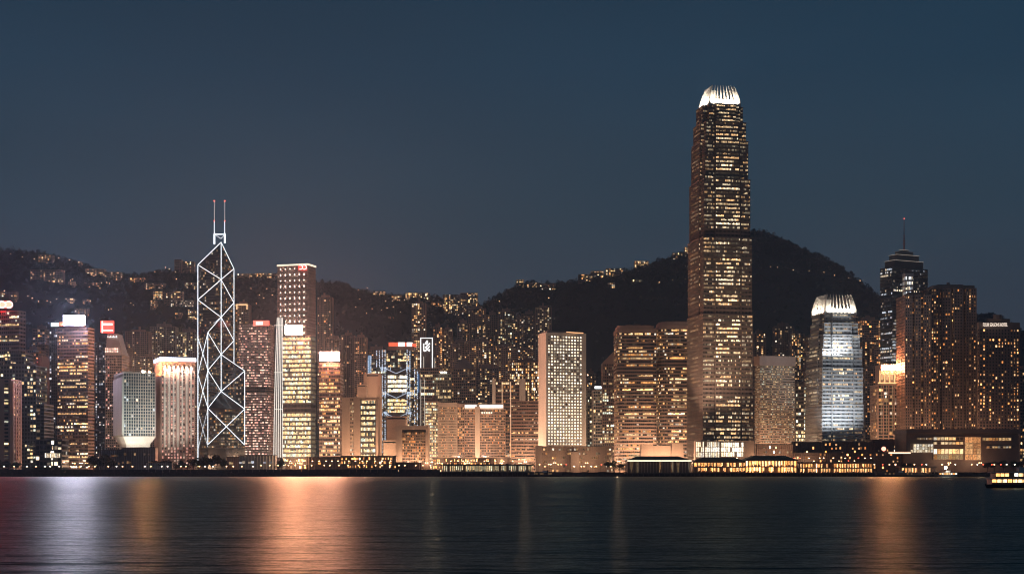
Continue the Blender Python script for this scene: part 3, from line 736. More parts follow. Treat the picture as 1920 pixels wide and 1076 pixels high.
# the striped hotel
Yh = 1690
t, p = tower('pinkish hotel with vertical light stripes under a bluish white lit cornice', 290, 301, 366, 676, Yh, 22, name='hotel', cat='hotel', wall=pink, fh=3.4, bay=3.5, sp=.30, pw=1.7, sd=.4, pd=.8, lit=('full', .55), pal='pink', gain=.55, sidegain=0.0, plant=False, z0f=8, parapet=3)
m = MB(t.location); m.prism(offset(p, 1.0), PZ(676, Yh), PZ(669.5, Yh)); m.build('lit_cornice', signB, t)
m = MB(t.location); m.prism(offset(p, -2.0), PZ(669.5, Yh) + .01, PZ(668, Yh)); m.build('roof_slab', grey, t)
A_, B_ = Vector(p[0]), Vector(p[1]); e_ = (B_ - A_).normalized(); nn = Vector((e_.y, -e_.x))
for k in range(7):
    c_ = A_ + (B_ - A_) * (.12 + .76 * k / 6); a = c_ + nn * .25; m = MB(t.location)
    q0, q1 = a - e_ * .9, a + e_ * .9; q2, q3 = q1 + nn * .5, q0 + nn * .5
    m.prism([(q3.x, q3.y), (q2.x, q2.y), (q1.x, q1.y), (q0.x, q0.y)], PZ(838, Yh), PZ(684, Yh)); m.build('facade_rib', white, t)
    add_light(t, (c_.x + nn.x * 2.2, c_.y + nn.y * 2.2, PZ(683, Yh)), 'SPOT', 3.5e4, (1, .84, .74), .3, rot=(R(8), 0, 0), spot=60, name='stripe_light')
add_light(t, (PX(330, 1606), 1606, LAND + 9), 'SPOT', 2.2e5, (1, .82, .72), 1.0, rot=((Vector((PX(332, Yh), Yh, PZ(745, Yh))) - Vector((PX(330, 1606), 1606, LAND + 9))).to_track_quat('-Z', 'Y').to_euler()), spot=60, name='floodlight')
# tower with red roof sign, right of the prism tower
Yl = 2190
P_ = corner_rect(445, None, 506, Yl, depth=42)
P_ = [P_[0], P_[1], P_[2], P_[3]]; w0 = P_[1][0] - P_[0][0]
rp = []
for k in range(7): a = R(180 + 15 * k); rp.append((P_[0][0] + 9 + 9 * math.cos(a), Yl + 9 + 9 * math.sin(a)))
for k in range(7): a = R(270 + 15 * k); rp.append((P_[1][0] - 9 + 9 * math.cos(a), Yl + 9 + 9 * math.sin(a)))
rp += [P_[2], P_[3]]
t, p = tower('round cornered reddish tower with a small red roof sign beside the prism', 445, None, 506, 607, Yl, poly=rp, wall=pink, fh=3.9, bay=2.8, sp=.45, pw=.2, lit=('full', .38), pal='pink', gain=1.0, plant=False, dark=[(30, 32)], fade=lambda q: 1.25 - .5 * q)
sign(t, 475, 505, 601, 610.5, Yl - 2, emis('sign_soft_red', (1, .13, .09), 2.6)); sign(t, 480, 493, 603, 609, Yl - 4, signRW, 'sign_marks', frame=False)
# the ribbed curved wing and the striped bank tower
Yc = 1880
root = thing('office_tower', 'slender curved wing of glowing white vertical ribs', 'tower', (PX(522, Yc), Yc + 12, LAND)); o_ = root.location
core = MB(o_); N = 24
def curve_x(t): return 513.5 + 6.5 * (t ** 1.6)
for j in range(N):
    t0, t1 = j / N, (j + 1) / N; y0, y1 = 857 - 261 * t0, 857 - 261 * t1
    core.prism([(PX(curve_x(t0) + .5, Yc), Yc), (PX(530, Yc), Yc), (PX(530, Yc), Yc + 22), (PX(curve_x(t0) + .5, Yc), Yc + 22)], PZ(y0, Yc), PZ(y1, Yc))
core.build('glass_core', dgrey, root)
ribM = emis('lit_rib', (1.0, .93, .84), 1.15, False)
for q in range(5):
    m = MB(o_)
    for j in range(N):
        t0, t1 = j / N, (j + 1) / N; y0, y1 = 857 - 261 * t0, 857 - 261 * t1
        xa = curve_x(t0) + (530 - curve_x(t0)) * q / 4; xb = curve_x(t1) + (530 - curve_x(t1)) * q / 4
        m.beam((PX(xa, Yc), Yc - .8, PZ(y0, Yc)), (PX(xb, Yc), Yc - .8, PZ(y1, Yc)), .52, 5)
    m.build('rib', ribM, root)
m = MB(o_)
for yy in (610, 698, 767): m.box(PX(514, Yc), PX(532, Yc), Yc - .6, Yc - .1, PZ(yy, Yc) - .4, PZ(yy, Yc) + .4)
m.build('cross_band', ribM, root)
t, p = tower('tower of bright yellow window bands under a glaring white roof sign', 530, 583, 592, 629, 1860, -12, wall=dgrey, fh=5.6, bay=1.9, sp=.36, pw=.15, lit=('full', .93), pal='yellow', gain=1.05, dark=[(12, 14)], sidegain=.25, z0f=6, plant=False, minrun=6)
sign(t, 535, 567, 610, 627, 1856, signO); roof_kit(t, p, PZ(629, 1860), 2, False, 8)
t, p = tower('slim dark tower of orange floor bands topped by a white billboard', 598, None, 638, 680, 1810, wall=dbrown, fh=4.6, bay=2.0, sp=.42, pw=.2, lit=('office', .88), pal='warm', gain=1.0, plant=False)
sign(t, 600, 636, 660, 676, 1807, signO2)
# the tall gridded tower with point lights
Yk = 2120
t, p = tower('tall square tower gridded with points of light and a lit roof edge', 520, 577, 592, 497, Yk, -17, wall=pink, fh=4.2, bay=1.7, sp=.40, pw=.5, lit=('full', .30), pal='pink', gain=.33, sidegain=2.2, plant=False, parapet=1.0)
o_ = t.location
m = MB(o_); m.prism(offset(p, .6), PZ(497, Yk), PZ(494, Yk)); m.build('lit_cornice', emis('cornice_light', (1, .8, .6), 1.6), t)
C_k = Vector(p[0]); Bk = Vector(p[3]); e_ = (C_k - Bk).normalized(); nn = Vector((e_.y, -e_.x)); Lk = (C_k - Bk).length
nodeM = emis('node_light', (1.0, .80, .66), 4.2, False)
for i in range(6):
    m = MB(o_)
    for j in range(27):
        c_ = Bk + e_ * (Lk * (i + .75) / 6.5) + nn * .7; zc = PZ(503 + 11 * j, Yk); hh = .75 + .5 * (j % 2)
        if j == 0 and i > 3: continue
        m.box(c_.x - .62, c_.x + .62, c_.y - .3, c_.y, zc - hh, zc + hh)
    m.build('node_lights', nodeM, t, kind='stuff')
swirl(t, 567, 501, 8, 4, Yk - 4, signRW); sign(t, 560, 575, 497, 506, Yk - 1.5, signR, 'logo_board', frame=False)

# beige blocks in the civic quarter
Ya = 1650
root = thing('office_block', 'beige block with a column of slots and dark framed lit windows', 'building', (PX(676, Ya), Ya + 15, LAND)); o_ = root.location
Z0, Z1 = LAND, PZ(747, Ya)
for xa, xb in ((641, 655.5), (664, 675.5), (704.5, 709)):
    m = MB(o_); m.box(PX(xa, Ya), PX(xb, Ya), Ya, Ya + 30, Z0, Z1); m.build('pier_wall', beige, root)
m = MB(o_); m.box(PX(640, Ya), PX(711, Ya), Ya - .8, Ya + 31, Z1, PZ(744.5, Ya)); m.build('roof_slab', beige, root)
facade(root, corner_rect(655.5, None, 664, Ya + 1.2, depth=20), Z0, Z1, 4.3, 2.6, Ya, beige, sp=.5, pw=.9, lit=('resid', .4), pal='yellow', seed=3, parapet=0, gain=.8)
facade(root, corner_rect(675.5, None, 704.5, Ya + .6, depth=20), Z0 + 8, Z1 - 2, 6.0, 1.7, Ya, dgrey, sp=.42, pw=.15, lit=('full', .85), pal='yellow', seed=8, parapet=0, gain=.95, minrun=8)
m = MB(o_); m.box(PX(675.5, Ya), PX(704.5, Ya), Ya + .5, Ya + 20, Z0, Z0 + 8); m.build('base_wall', beige, root)
t, p = tower('small blank beige shaft behind the slotted beige block', 670, None, 686, 720, 1780, wall=beige, fh=50, bay=30, sp=.98, lit=('resid', 0), depth=20, plant=False, name='shaft_block', cat='building')
t, p = tower('taller blank beige shaft block left of the lattice bank tower', 684, None, 713, 700, 1840, wall=beige, fh=50, bay=14, sp=.97, pw=4, lit=('resid', 0), depth=25, plant=False, name='shaft_block', cat='building')
t, p = tower('blank beige block standing before the lattice bank tower', 725, None, 761, 780, 1700, wall=beige, fh=44, bay=40, sp=.97, lit=('resid', 0), depth=25, plant=False, name='civic_block', cat='building')
t, p = tower('low blank beige block beside the framed civic block', 719, None, 743, 825, 1640, wall=beige, fh=26, bay=26, sp=.96, lit=('resid', 0), depth=20, plant=False, name='civic_block', cat='building')
Yb = 1605
root = thing('civic_block', 'beige framed block with a gridded glass front near the waterfront', 'building', (PX(772, Yb), Yb + 12, LAND)); o_ = root.location
Zt = PZ(798, Yb)
for nm, b in (('side_wall', (742, 753.5)), ('side_wall', (798.5, 803))):
    m = MB(o_); m.box(PX(b[0], Yb), PX(b[1], Yb), Yb - 1.2, Yb + 26, LAND, Zt); m.build(nm, beige, root)
m = MB(o_); m.box(PX(753.5, Yb), PX(798.5, Yb), Yb - 1.2, Yb + 26, PZ(805, Yb), Zt); m.build('fascia', beige, root)
facade(root, corner_rect(753.5, None, 798.5, Yb + 1.0, depth=20), LAND, PZ(810, Yb), 3.2, 1.8, Yb, brown, sp=.32, pw=.35, lit=('full', .35), pal='orange', seed=6, parapet=0, gain=.55)
m = MB(o_); m.box(PX(753.5, Yb), PX(798.5, Yb), Yb + 3, Yb + 22, PZ(810, Yb), PZ(805, Yb)); m.build('top_recess', dgrey, root)

# ------------------------------------------------------------------ the lattice bank tower
def lattice_tower():
    Y = 1960; root = thing('office_tower', 'lattice bank tower with bluish lit masts, hanger trusses and red white cap', 'tower', (PX(738, Y), Y + 25, LAND)); o = tuple(root.location)
    def fac(x0, x1, yt, yb, YY, lit, gain, seed, pal='yellow', fh=4.0, d=30, M=dgrey):
        facade(root, corner_rect(x0, None, x1, YY, depth=d), PZ(yb, Y) if yb else LAND, PZ(yt, Y), fh, 2.2, Y, M, sp=.3, pw=.25, lit=lit, pal=pal, gain=gain, seed=seed, parapet=.8, maxwin=60)
    fac(724, 768, 655, None, Y + 10, ('office', .5), .8, 3)
    fac(690, 724, 672, None, Y + 16, ('office', .12), .5, 4)
    fac(762, 784, 690, None, Y + 14, ('office', .35), .7, 5)
    fac(726, 763, 703, 737, Y + 3, ('full', .97), 1.35, 6, 'white', 6.2, 8)
    fac(726, 763, 748, 775, Y + 3, ('full', .9), 1.15, 7, 'yellow', 5.0, 8)
    fac(726, 763, 786, 840, Y + 3, ('full', .55), .7, 8, 'yellow', 5.0, 8)
    blue = emis('mast_blue_white', (.66, .80, 1.0), 1.1, False)
    # ladder masts: two legs, rungs and little lights
    r = random.Random(2)
    for cx, y0, y1 in ((693, 667, 700), (709, 657, 690), (719.5, 656, 850), (766, 655, 850), (780, 692, 850)):
        m = MB(o); l = MB(o)
        for s_ in (-1, 1):
            X = PX(cx + s_ * 2.6, Y); m.beam((X, Y, PZ(y1, Y)), (X, Y, PZ(y0, Y)), .45, 5)
            yy = y0 + 1
            while yy < y1:
                if r.random() < (.85 if yy < 745 else .55): l.box(X - .55, X + .55, Y - 1.2, Y - .5, PZ(yy, Y) - r.uniform(.5, 1.6), PZ(yy, Y) + .5)
                yy += r.uniform(2.2, 4.2)
        yy = y0 + 3
        while yy < y1:
            m.box(PX(cx - 2.6, Y), PX(cx + 2.6, Y), Y - .4, Y + .4, PZ(yy, Y) - .3, PZ(yy, Y) + .3); yy += 6
        m.build('ladder_mast', silver, root); l.build('mast_lights', blue, root, kind='stuff')
    # hanger trusses: inverted V over a sagging chord, in a dark double-height recess
    for yc in (696, 742, 780):
        m = MB(o); m.box(PX(726, Y), PX(763, Y), Y + 1.5, Y + 9, PZ(yc + 5.8, Y), PZ(yc - 5.5, Y)); m.build('truss_recess', black, root)
        m = MB(o)
        for xa, ya, xb, yb in ((719, yc - 7, 744, yc + 4), (767, yc - 7, 744, yc + 4), (719, yc - 7, 704, yc + 4), (767, yc - 7, 784, yc + 4)):
            m.beam((PX(xa, Y), Y - .4, PZ(ya, Y)), (PX(xb, Y), Y - .4, PZ(yb, Y)), .5, 5)
        m.build('hanger_truss', silver, root)
        l = MB(o)
        for k in range(26):
            q = k / 25; xx = 719 + 48 * q; yy = yc - 7 + 11 * (1 - abs(2 * q - 1)); l.box(PX(xx, Y) - .35, PX(xx, Y) + .35, Y - 1.4, Y - 1.0, PZ(yy, Y) - .5, PZ(yy, Y) + .5)
        for k in range(18):
            xx = r.choice((719, 766)) + r.gauss(0, 5); l.box(PX(xx, Y) - .3, PX(xx, Y) + .3, Y - 1.4, Y - 1.0, PZ(yc - 8, Y), PZ(yc - 8 + r.uniform(2, 9), Y))
        l.build('truss_lights', blue, root, kind='stuff')
    m = MB(o); m.box(PX(690, Y), PX(694.5, Y), Y - .5, Y + 3, PZ(699, Y), PZ(666, Y)); m.build('blue_panel', emis('blue_panel', (.35, .6, .95), .55, False), root)
    m = MB(o); m.box(PX(782.5, Y), PX(786, Y), Y - .5, Y + 3, PZ(735, Y), PZ(700, Y)); m.build('blue_panel', emis('blue_panel2', (.12, .28, .55), .5, False), root)
    m = MB(o); m.box(PX(728, Y), PX(746, Y), Y + 6, Y + 24, PZ(648, Y), PZ(641, Y)); m.build('red_cap', emis('cap_red', (1.0, .15, .07), 1.3), root)
    for xa, xb in ((746, 758.5), (762, 772)):
        m = MB(o); m.box(PX(xa, Y), PX(xb, Y), Y + 5.5, Y + 24, PZ(648, Y), PZ(641, Y)); m.build('white_cap', emis('cap_white', (1, .9, .85), 2.2), root)
    m = MB(o); m.box(PX(758.5, Y), PX(762, Y), Y + 6, Y + 24, PZ(648, Y), PZ(641, Y)); m.box(PX(772, Y), PX(779, Y), Y + 6, Y + 20, PZ(648.5, Y), PZ(643, Y)); m.build('red_cap', MATS['cap_red'], root)
    m = MB(o); m.box(PX(726, Y), PX(776, Y), Y + 8, Y + 26, PZ(655, Y), PZ(648, Y)); m.build('roof_block', dbrown, root)
lattice_tower()
# black tower with the white ribbon mark
Ys = 1985
root = thing('office_tower', 'narrow black tower outlined in white with a white ribbon emblem', 'tower', (PX(801, Ys), Ys + 12, LAND)); o_ = root.location
m = MB(o_); m.box(PX(788.5, Ys), PX(813.5, Ys), Ys, Ys + 28, LAND, PZ(633, Ys)); m.build('shaft', dgrey, root)
for xa, xb, ya, yb in ((788.2, 789.6, 633, 700), (810, 811.4, 633, 692), (794, 795, 668, 700), (815, 816, 671, 700)):
    m = MB(o_); m.box(PX(xa, Ys), PX(xb, Ys), Ys - .8, Ys - .1, PZ(yb, Ys), PZ(ya, Ys)); m.build('edge_light', marks if xa < 812 and ya < 640 else emis('edge_dim', (1, .9, .75), .7, False), root)
m = MB(o_); m.box(PX(789.6, Ys), PX(810, Ys), Ys - .8, Ys - .1, PZ(634.2, Ys), PZ(633, Ys)); m.build('edge_light', marks, root)
def ribbon(pts, th):
    mm = MB(o_)
    for (xa, ya), (xb, yb) in zip(pts, pts[1:]): mm.beam((PX(xa, Ys), Ys - .9, PZ(ya, Ys)), (PX(xb, Ys), Ys - .9, PZ(yb, Ys)), th, 5)
    mm.build('emblem', marks, root)
ribbon([(794.5, 644), (794.5, 657), (797, 658.5), (800, 655), (805.5, 649)], .8); ribbon([(806, 643.5), (801, 648), (797.5, 652)], .95); ribbon([(797, 645), (801, 638.5), (802, 642), (799, 645.5)], .7)
ribbon([(799, 652.5), (803, 656), (806, 655.5)], .8); ribbon([(797, 657.5), (801.5, 655.5), (806, 658)], .8)
facade(root, corner_rect(788, None, 823, Ys - 12, depth=11), LAND, PZ(692, Ys), 4, 2.6, Ys, brown, sp=.3, pw=.3, lit=('office', .15), pal='yellow', gain=.5, seed=4, parapet=1)
for xa in (788.6, 795.5):
    m = MB(o_); m.box(PX(xa, Ys - 12.6), PX(xa + .9, Ys - 12.6), Ys - 13.2, Ys - 12.6, PZ(800, Ys), PZ(712, Ys)); m.build('edge_light', MATS['edge_dim'], root)
tower('glass front block with bright yellow lit lower storeys beside the bank', 797, None, 824, 752, 1840, wall=dbrown, fh=3.6, bay=1.9, sp=.3, pw=.25, lit=('full', .62), pal='yellow', gain=.8)
t, p = tower('dark green glass block with floodlamps on its roof corner', 814, None, 846, 700, 1930, wall=olive, fh=4, bay=2.2, sp=.3, lit=('office', .15), pal='yellow', gain=.6, plant=False)
for k in range(4):
    m = MB(t.location); xx = PX(827 + 3.2 * k, 1928); m.beam((xx, 1928, PZ(699, 1928)), (xx, 1928, PZ(696.5, 1928)), .6, 6); m.build('roof_lamp', lampc, t)
# pyramid roof block
t, p = tower('brown block with a low pyramid roof behind the waterfront hotel', 846, None, 892, 690, 2060, wall=brown, fh=4, bay=2.8, lit=('resid', .08), pal='warm', gain=.6, plant=False, depth=36)
m = MB(t.location); b = offset(p, -1.5); c_ = (sum(q[0] for q in b) / 4, sum(q[1] for q in b) / 4)
m.prism(b, PZ(690, 2060), PZ(669, 2060), 0, [(c_[0] + (q[0] - c_[0]) * .12, c_[1] + (q[1] - c_[1]) * .12) for q in b]); m.build('pyramid_roof', brown, t)

# waterfront hotel with uplit pier
Ym = 1660
root = thing('hotel', 'warm gridded hotel with a white lit roof strip and one uplit pier', 'hotel', (PX(885, Ym), Ym + 15, LAND)); o_ = root.location
facade(root, corner_rect(821, None, 857, Ym, depth=28), LAND + 4, PZ(763, Ym), 3.0, 1.25, Ym, beige, dbrown, sp=.42, pw=.5, sd=.5, pd=.6, lit=('full', .22), pal='orange', gain=.5, seed=1, parapet=5)
facade(root, corner_rect(857, None, 871, Ym + 5, depth=20), LAND + 4, PZ(763, Ym), 3.0, 2.0, Ym, pink, dbrown, sp=.3, pw=.3, lit=('full', .4), pal='orange', gain=.6, seed=2, parapet=4)
facade(root, corner_rect(871, None, 891, Ym + 1, depth=24), LAND + 4, PZ(768, Ym), 3.0, 1.5, Ym, pink, dbrown, sp=.4, pw=.3, lit=('full', .22), pal='orange', gain=.5, seed=3, parapet=1)
facade(root, corner_rect(899.5, 899.5, 948, Ym, 6, depth=26), LAND + 4, PZ(768, Ym), 3.0, 1.7, Ym, pink, dbrown, sp=.42, pw=.25, lit=('full', .25), pal='orange', gain=.55, seed=4, parapet=1)
m = MB(o_); m.box(PX(890.5, Ym), PX(900, Ym), Ym - 1.5, Ym + 22, LAND, PZ(762, Ym)); m.build('uplit_pier', beige, root)
for xa, xb in ((871.5, 893.5), (899, 943)):
    m = MB(o_); m.box(PX(xa, Ym), PX(xb, Ym), Ym - .9, Ym + .5, PZ(764.5, Ym), PZ(759, Ym)); m.build('roof_strip_light', emis('roof_strip', (1, .86, .76), 2.2), root)
m = MB(o_); m.box(PX(871, Ym), PX(945, Ym), Ym + .6, Ym + 24, PZ(768, Ym), PZ(757, Ym)); m.build('roof_block', beige, root)
for k in range(5):
    m = MB(o_); xx = PX(904 + 4.4 * k, Ym - 1); m.box(xx - .8, xx + .8, Ym - 1.2, Ym - .2, PZ(775, Ym), PZ(772, Ym)); m.build('window', WIN, root) if False else m.build('lit_opening', emis('opening', (1, .8, .6), 1.8, False), root)
add_light(root, (PX(895, Ym - 6), Ym - 6, LAND + 4), 'SPOT', 6.5e4, (1, .72, .5), .6, rot=(R(170), 0, 0), spot=26, name='uplight')
for lx in (850, 925):
    a_ = Vector((PX(lx, 1606), 1606, PZ(857, 1606))); add_light(root, a_, 'SPOT', 1.1e5, (1, .64, .42), .8, rot=(Vector((PX(lx, Ym), Ym, PZ(800, Ym))) - a_).to_track_quat('-Z', 'Y').to_euler(), spot=95, name='floodlight', blend=.7)
# frame block and neighbours
Yf = 1800
t, p = tower('dark block between two pale end walls with two thin light lines', 929, None, 974, 714, Yf, wall=dbrown, fh=4.4, bay=2.4, sp=.4, pw=.2, lit=('office', .35), pal='warm', gain=.7, plant=False, depth=26)
for xa, xb, yt in ((923, 929, 710), (974, 985, 710)):
    m = MB(t.location); m.box(PX(xa, Yf), PX(xb, Yf), Yf - 1, Yf + 26, LAND, PZ(yt, Yf)); m.build('end_wall', white, t)
for xa in (941, 957):
    m = MB(t.location); m.box(PX(xa, Yf), PX(xa + 1.0, Yf), Yf - 1.4, Yf - .5, LAND + 12, PZ(716, Yf)); m.build('light_line', emis('line_light', (1, .6, .35), 1.3, False), t)
tower('broad brown block with few lit floor lines left of the porthole tower', 958, None, 1011, 751, 1740, wall=brown, fh=4.0, bay=2.0, sp=.62, pw=.2, lit=('office', .22), pal='warm', gain=.9, plant=False)
tower('tower crowded with lit orange windows behind the porthole tower', 955, None, 1012, 678, 1990, wall=dbrown, fh=3.8, bay=2.6, sp=.3, pw=.6, lit=('resid', .55), pal='warm', gain=1.0)

# ------------------------------------------------------------------ porthole tower
def porthole_tower():
    Y = 1700; root = thing('office_tower', 'pale concrete tower with a grid of glowing round windows', 'tower', (PX(1055, Y), Y + 18, LAND)); o = tuple(root.location)
    P = corner_rect(1009.5, 1024, 1099, Y, 20); Zb, Zt = PZ(838, Y), PZ(623, Y)
    A, B = Vector(P[0]), Vector(P[1]); e = (B - A).normalized(); nn = Vector((e.y, -e.x)); L = (B - A).length
    m = MB(o); m.prism(P, LAND, Zt); m.build('shaft', white, root)
    m = MB(o); m.prism(offset(P, -3), Zt, Zt + 2.2); m.build('roof_slab', grey, root)
    m = MB(o); q = offset(P, -2.4); m.prism([(q[0][0] + 22, q[0][1] - .4), (q[1][0], q[1][1] - .4), (q[1][0], q[1][1] + .6), (q[0][0] + 22, q[0][1] + .6)], Zt + .2, Zt + 1.1); m.build('roof_light_line', emis('roof_orange', (1, .5, .22), 1.6, False), root)
    nc, nr = 12, 36; r = random.Random(31)
    x0, x1 = L * .035, L * .90; z0, z1 = Zb + 2, Zt - 3; rad = min((x1 - x0) / nc, (z1 - z0) / nr) * .5
    ring = MB(o); n8 = 12; cnt = 0
    dim = [11, 12, 13, 17]
    near = MB(o)
    for j in range(nr):
        dl = r.uniform(.3, 1) if (nr - 1 - j) in (7, 8, 11, 17, 18) else 1
        for i in range(nc):
            c = A + e * (x0 + (x1 - x0) * (i + .5) / nc); z = z0 + (z1 - z0) * (j + .5) / nr
            pts = []; outer = []
            for k in range(n8):
                a = 2 * math.pi * k / n8; sq = 1.0 / max(abs(math.cos(a)), abs(math.sin(a))); rr = rad * .57 * (1 + .25 * (sq - 1))
                pp = c + e * (rr * math.cos(a)); pts.append((pp.x + nn.x * .05, pp.y + nn.y * .05, z + rr * math.sin(a)))
                po = c + e * (rr * 1.18 * math.cos(a)) + nn * .5; outer.append((po.x, po.y, z + rr * 1.18 * math.sin(a)))
            for k in range(n8):
                k2 = (k + 1) % n8; ring.face([outer[k], outer[k2], pts[k2], pts[k]])
            p = (.9 if j < 18 else .7) * dl; val = r.uniform(1.3, 2.6) if r.random() < p else r.choice([.05, .3, .6])
            if j in (2, 3, 4) and 2 < i < 9: val *= 1.3
            cc = tuple(x * val for x in r.choice([(1, .86, .62), (1, .9, .7), (1, .8, .52)]))
            if cnt < 300 and val > .5:
                w = MB(o); w.face(pts, 0, cc); w.build('window', WIN, root); cnt += 1
            else: near.face(pts, 0, cc)
    near.build('small_windows', WIN, root, kind='stuff'); ring.build('window_rims', white, root, kind='stuff')
    add_light(root, (PX(1046, Y - 22), Y - 22, PZ(836, Y - 22)), 'SPOT', 1.2e4, (1, .82, .6), .8, rot=(R(150), 0, 0), spot=75, name='uplight')
porthole_tower()
tower('small dark tower with yellow windows just right of the porthole tower', 1101, None, 1131, 730, 1850, wall=olive, fh=3.8, bay=2.6, lit=('resid', .3), pal='yellow', gain=.8)
t, p = tower('thin grey tower with a little white roof sign between larger towers', 1112, None, 1130, 731, 1790, wall=grey, fh=3.8, bay=3, lit=('resid', .25), pal='yellow', gain=.7, plant=False)
sign(t, 1115, 1127.5, 724, 728.5, 1788, emis('sign_tiny_white', (.95, 1, 1), 3.0))
t, p = tower('brown tower with a sloping gable top left of the twin granite towers', 1130, None, 1158, 680, 1900, wall=brown, fh=4, bay=2.2, pw=.9, pd=.6, sd=.2, lit=('resid', .12), pal='warm', gain=.5, plant=False)
m = MB(t.location); q = p; m.prism(q, PZ(680, 1900), PZ(657, 1900), 0, [(q[0][0] + 15, q[0][1]), q[1], q[2], (q[3][0] + 15, q[3][1])]); m.build('gable_top', brown, t)
tower('low dark block with speckled windows in front of the gable topped tower', 1129, None, 1157, 728, 1780, wall=dbrown, fh=3.8, bay=2.4, lit=('office', .35), pal='yellow', gain=.7, plant=False)
# twin granite towers with rounded ends
def twin(label, x0, x1, ytop, Y, split, seed, lit, **kw):
    X0, Xs, X1 = PX(x0, Y), PX(split, Y), PX(x1, Y); rr = (Xs - X0) * .98; pts = []
    for k in range(9): a = R(180 + 90 * k / 8); pts.append((Xs + rr * math.cos(a), Y + rr + rr * math.sin(a)))
    pts += [(Xs + .1, Y + 1.5), (X1 - 4, Y + 1.5), (X1 - 4, Y + 5), (X1, Y + 5), (X1, Y + 45), (X0, Y + 45)]
    t, p = tower(label, x0, None, x1, ytop + 6, Y, poly=pts, wall=brown, fh=4.1, bay=2.3, sp=.5, pw=.15, sd=.6, pd=.1, lit=lit, seed=seed, plant=False, parapet=5, **kw)
    c = Vector((sum(q[0] for q in pts) / len(pts), sum(q[1] for q in pts) / len(pts)))
    m = MB(t.location); m.prism([tuple(c + (Vector(q) - c) * .9) for q in pts], PZ(ytop + 6, Y), PZ(ytop, Y)); m.build('upper_cap', brown, t)
    for k in range(3):
        m = MB(t.location); x = PX(x0 + (x1 - x0) * (.35 + .2 * k), Y); m.box(x - 4, x + 4, Y + 15, Y + 24, PZ(ytop, Y), PZ(ytop - 4 - k % 2, Y)); m.build('plant_room', dbrown, t)
    return t
twin('left of the twin brown granite towers, with a darker belt at mid height', 1155.5, 1232, 610, 1720, 1168, 3, ('office', .58), pal='warm', gain=.75, dark=[(28, 30)], maxwin=120)
twin('right of the twin brown granite towers, hidden partly by the tallest tower', 1234, 1302, 603, 1735, 1253, 6, ('office', .52), pal='warm', gain=.8, dark=[(30, 32)], maxwin=120)
# brown tower right of the tallest
t, p = tower('brown tower with close lit floor lines under a wide blank cap', 1415, 1425, 1490, 683, 1690, 14, wall=brown, fh=2.9, bay=1.6, sp=.5, pw=.12, lit=('full', .45), pal='yellow', gain=.36, plant=False, maxwin=60, z0f=4)
m = MB(t.location); m.prism(offset(p, 1.0), PZ(683, 1690), PZ(667, 1690)); m.build('blank_cap', brown, t)
tower('dark block with rows of yellow windows left of the silver clawed tower', 1491, None, 1513, 722, 1800, wall=dgrey, fh=4.6, bay=3.2, lit=('resid', .5), pal='yellow', gain=1.0, plant=False)
tower('dim brown block squeezed beside the silver clawed tower', 1508, None, 1530, 690, 1900, wall=dbrown, fh=4, bay=3, lit=('resid', .2), pal='warm', gain=.8)
tower('broad plain brown hotel slab behind the silver clawed tower', 1612, None, 1652, 600, 2350, wall=brown, fh=3.8, bay=3.6, lit=('resid', .3), pal='orange', gain=.9, name='hotel', cat='hotel')
# tiered tower with needle
Yn = 2100
P_ = corner_rect(1650, 1673, 1740, Yn, 27)
t, p = tower('dark tiered tower with pale floor lines and a tall red needle', 1650, 1673, 1740, 500, Yn, 27, wall=dgrey, fh=4.3, bay=2.0, sp=.4, pw=.15, lit=('office', .40), pal='cool', gain=.32, sidegain=1.7, plant=False, name='skyscraper', cat='skyscraper', maxwin=60)
c_ = sum((Vector(q) for q in P_), Vector((0, 0))) / 4
edgeL = emis('tier_edge_light', (1, .86, .72), .3, False)
for k, (s_, ya, yb) in enumerate(((.80, 500, 486), (.62, 486, 474.5), (.38, 474.5, 467.5), (.2, 467.5, 464))):
    q = [tuple(c_ + (Vector(v) - c_) * s_) for v in P_]; m = MB(t.location); m.prism(q, PZ(ya, Yn), PZ(yb, Yn)); m.build('roof_tier', dgrey, t)
    m = MB(t.location); m.prism(offset(q, .5), PZ(yb + .7, Yn), PZ(yb, Yn) + .05); m.build('tier_edge', edgeL if k != 2 else silver, t)
m = MB(t.location); m.beam((c_.x, c_.y, PZ(464, Yn)), (c_.x, c_.y, PZ(440, Yn)), 1.1, 6, 0, .8); m.beam((c_.x, c_.y, PZ(440, Yn)), (c_.x, c_.y, PZ(404, Yn)), .6, 6, 0, .3)
for yy in (452, 446, 436): m.box(c_.x - 2.2, c_.x + 2.2, c_.y - .4, c_.y + .4, PZ(yy, Yn) - .3, PZ(yy, Yn) + .3)
m.build('needle', mat('needle_red', (.45, .12, .08), .6), t)
m = MB(t.location); m.beam((c_.x, c_.y - 1, PZ(405, Yn)), (c_.x, c_.y - 1, PZ(403.5, Yn)), .7, 6); m.build('beacon', redl, t)
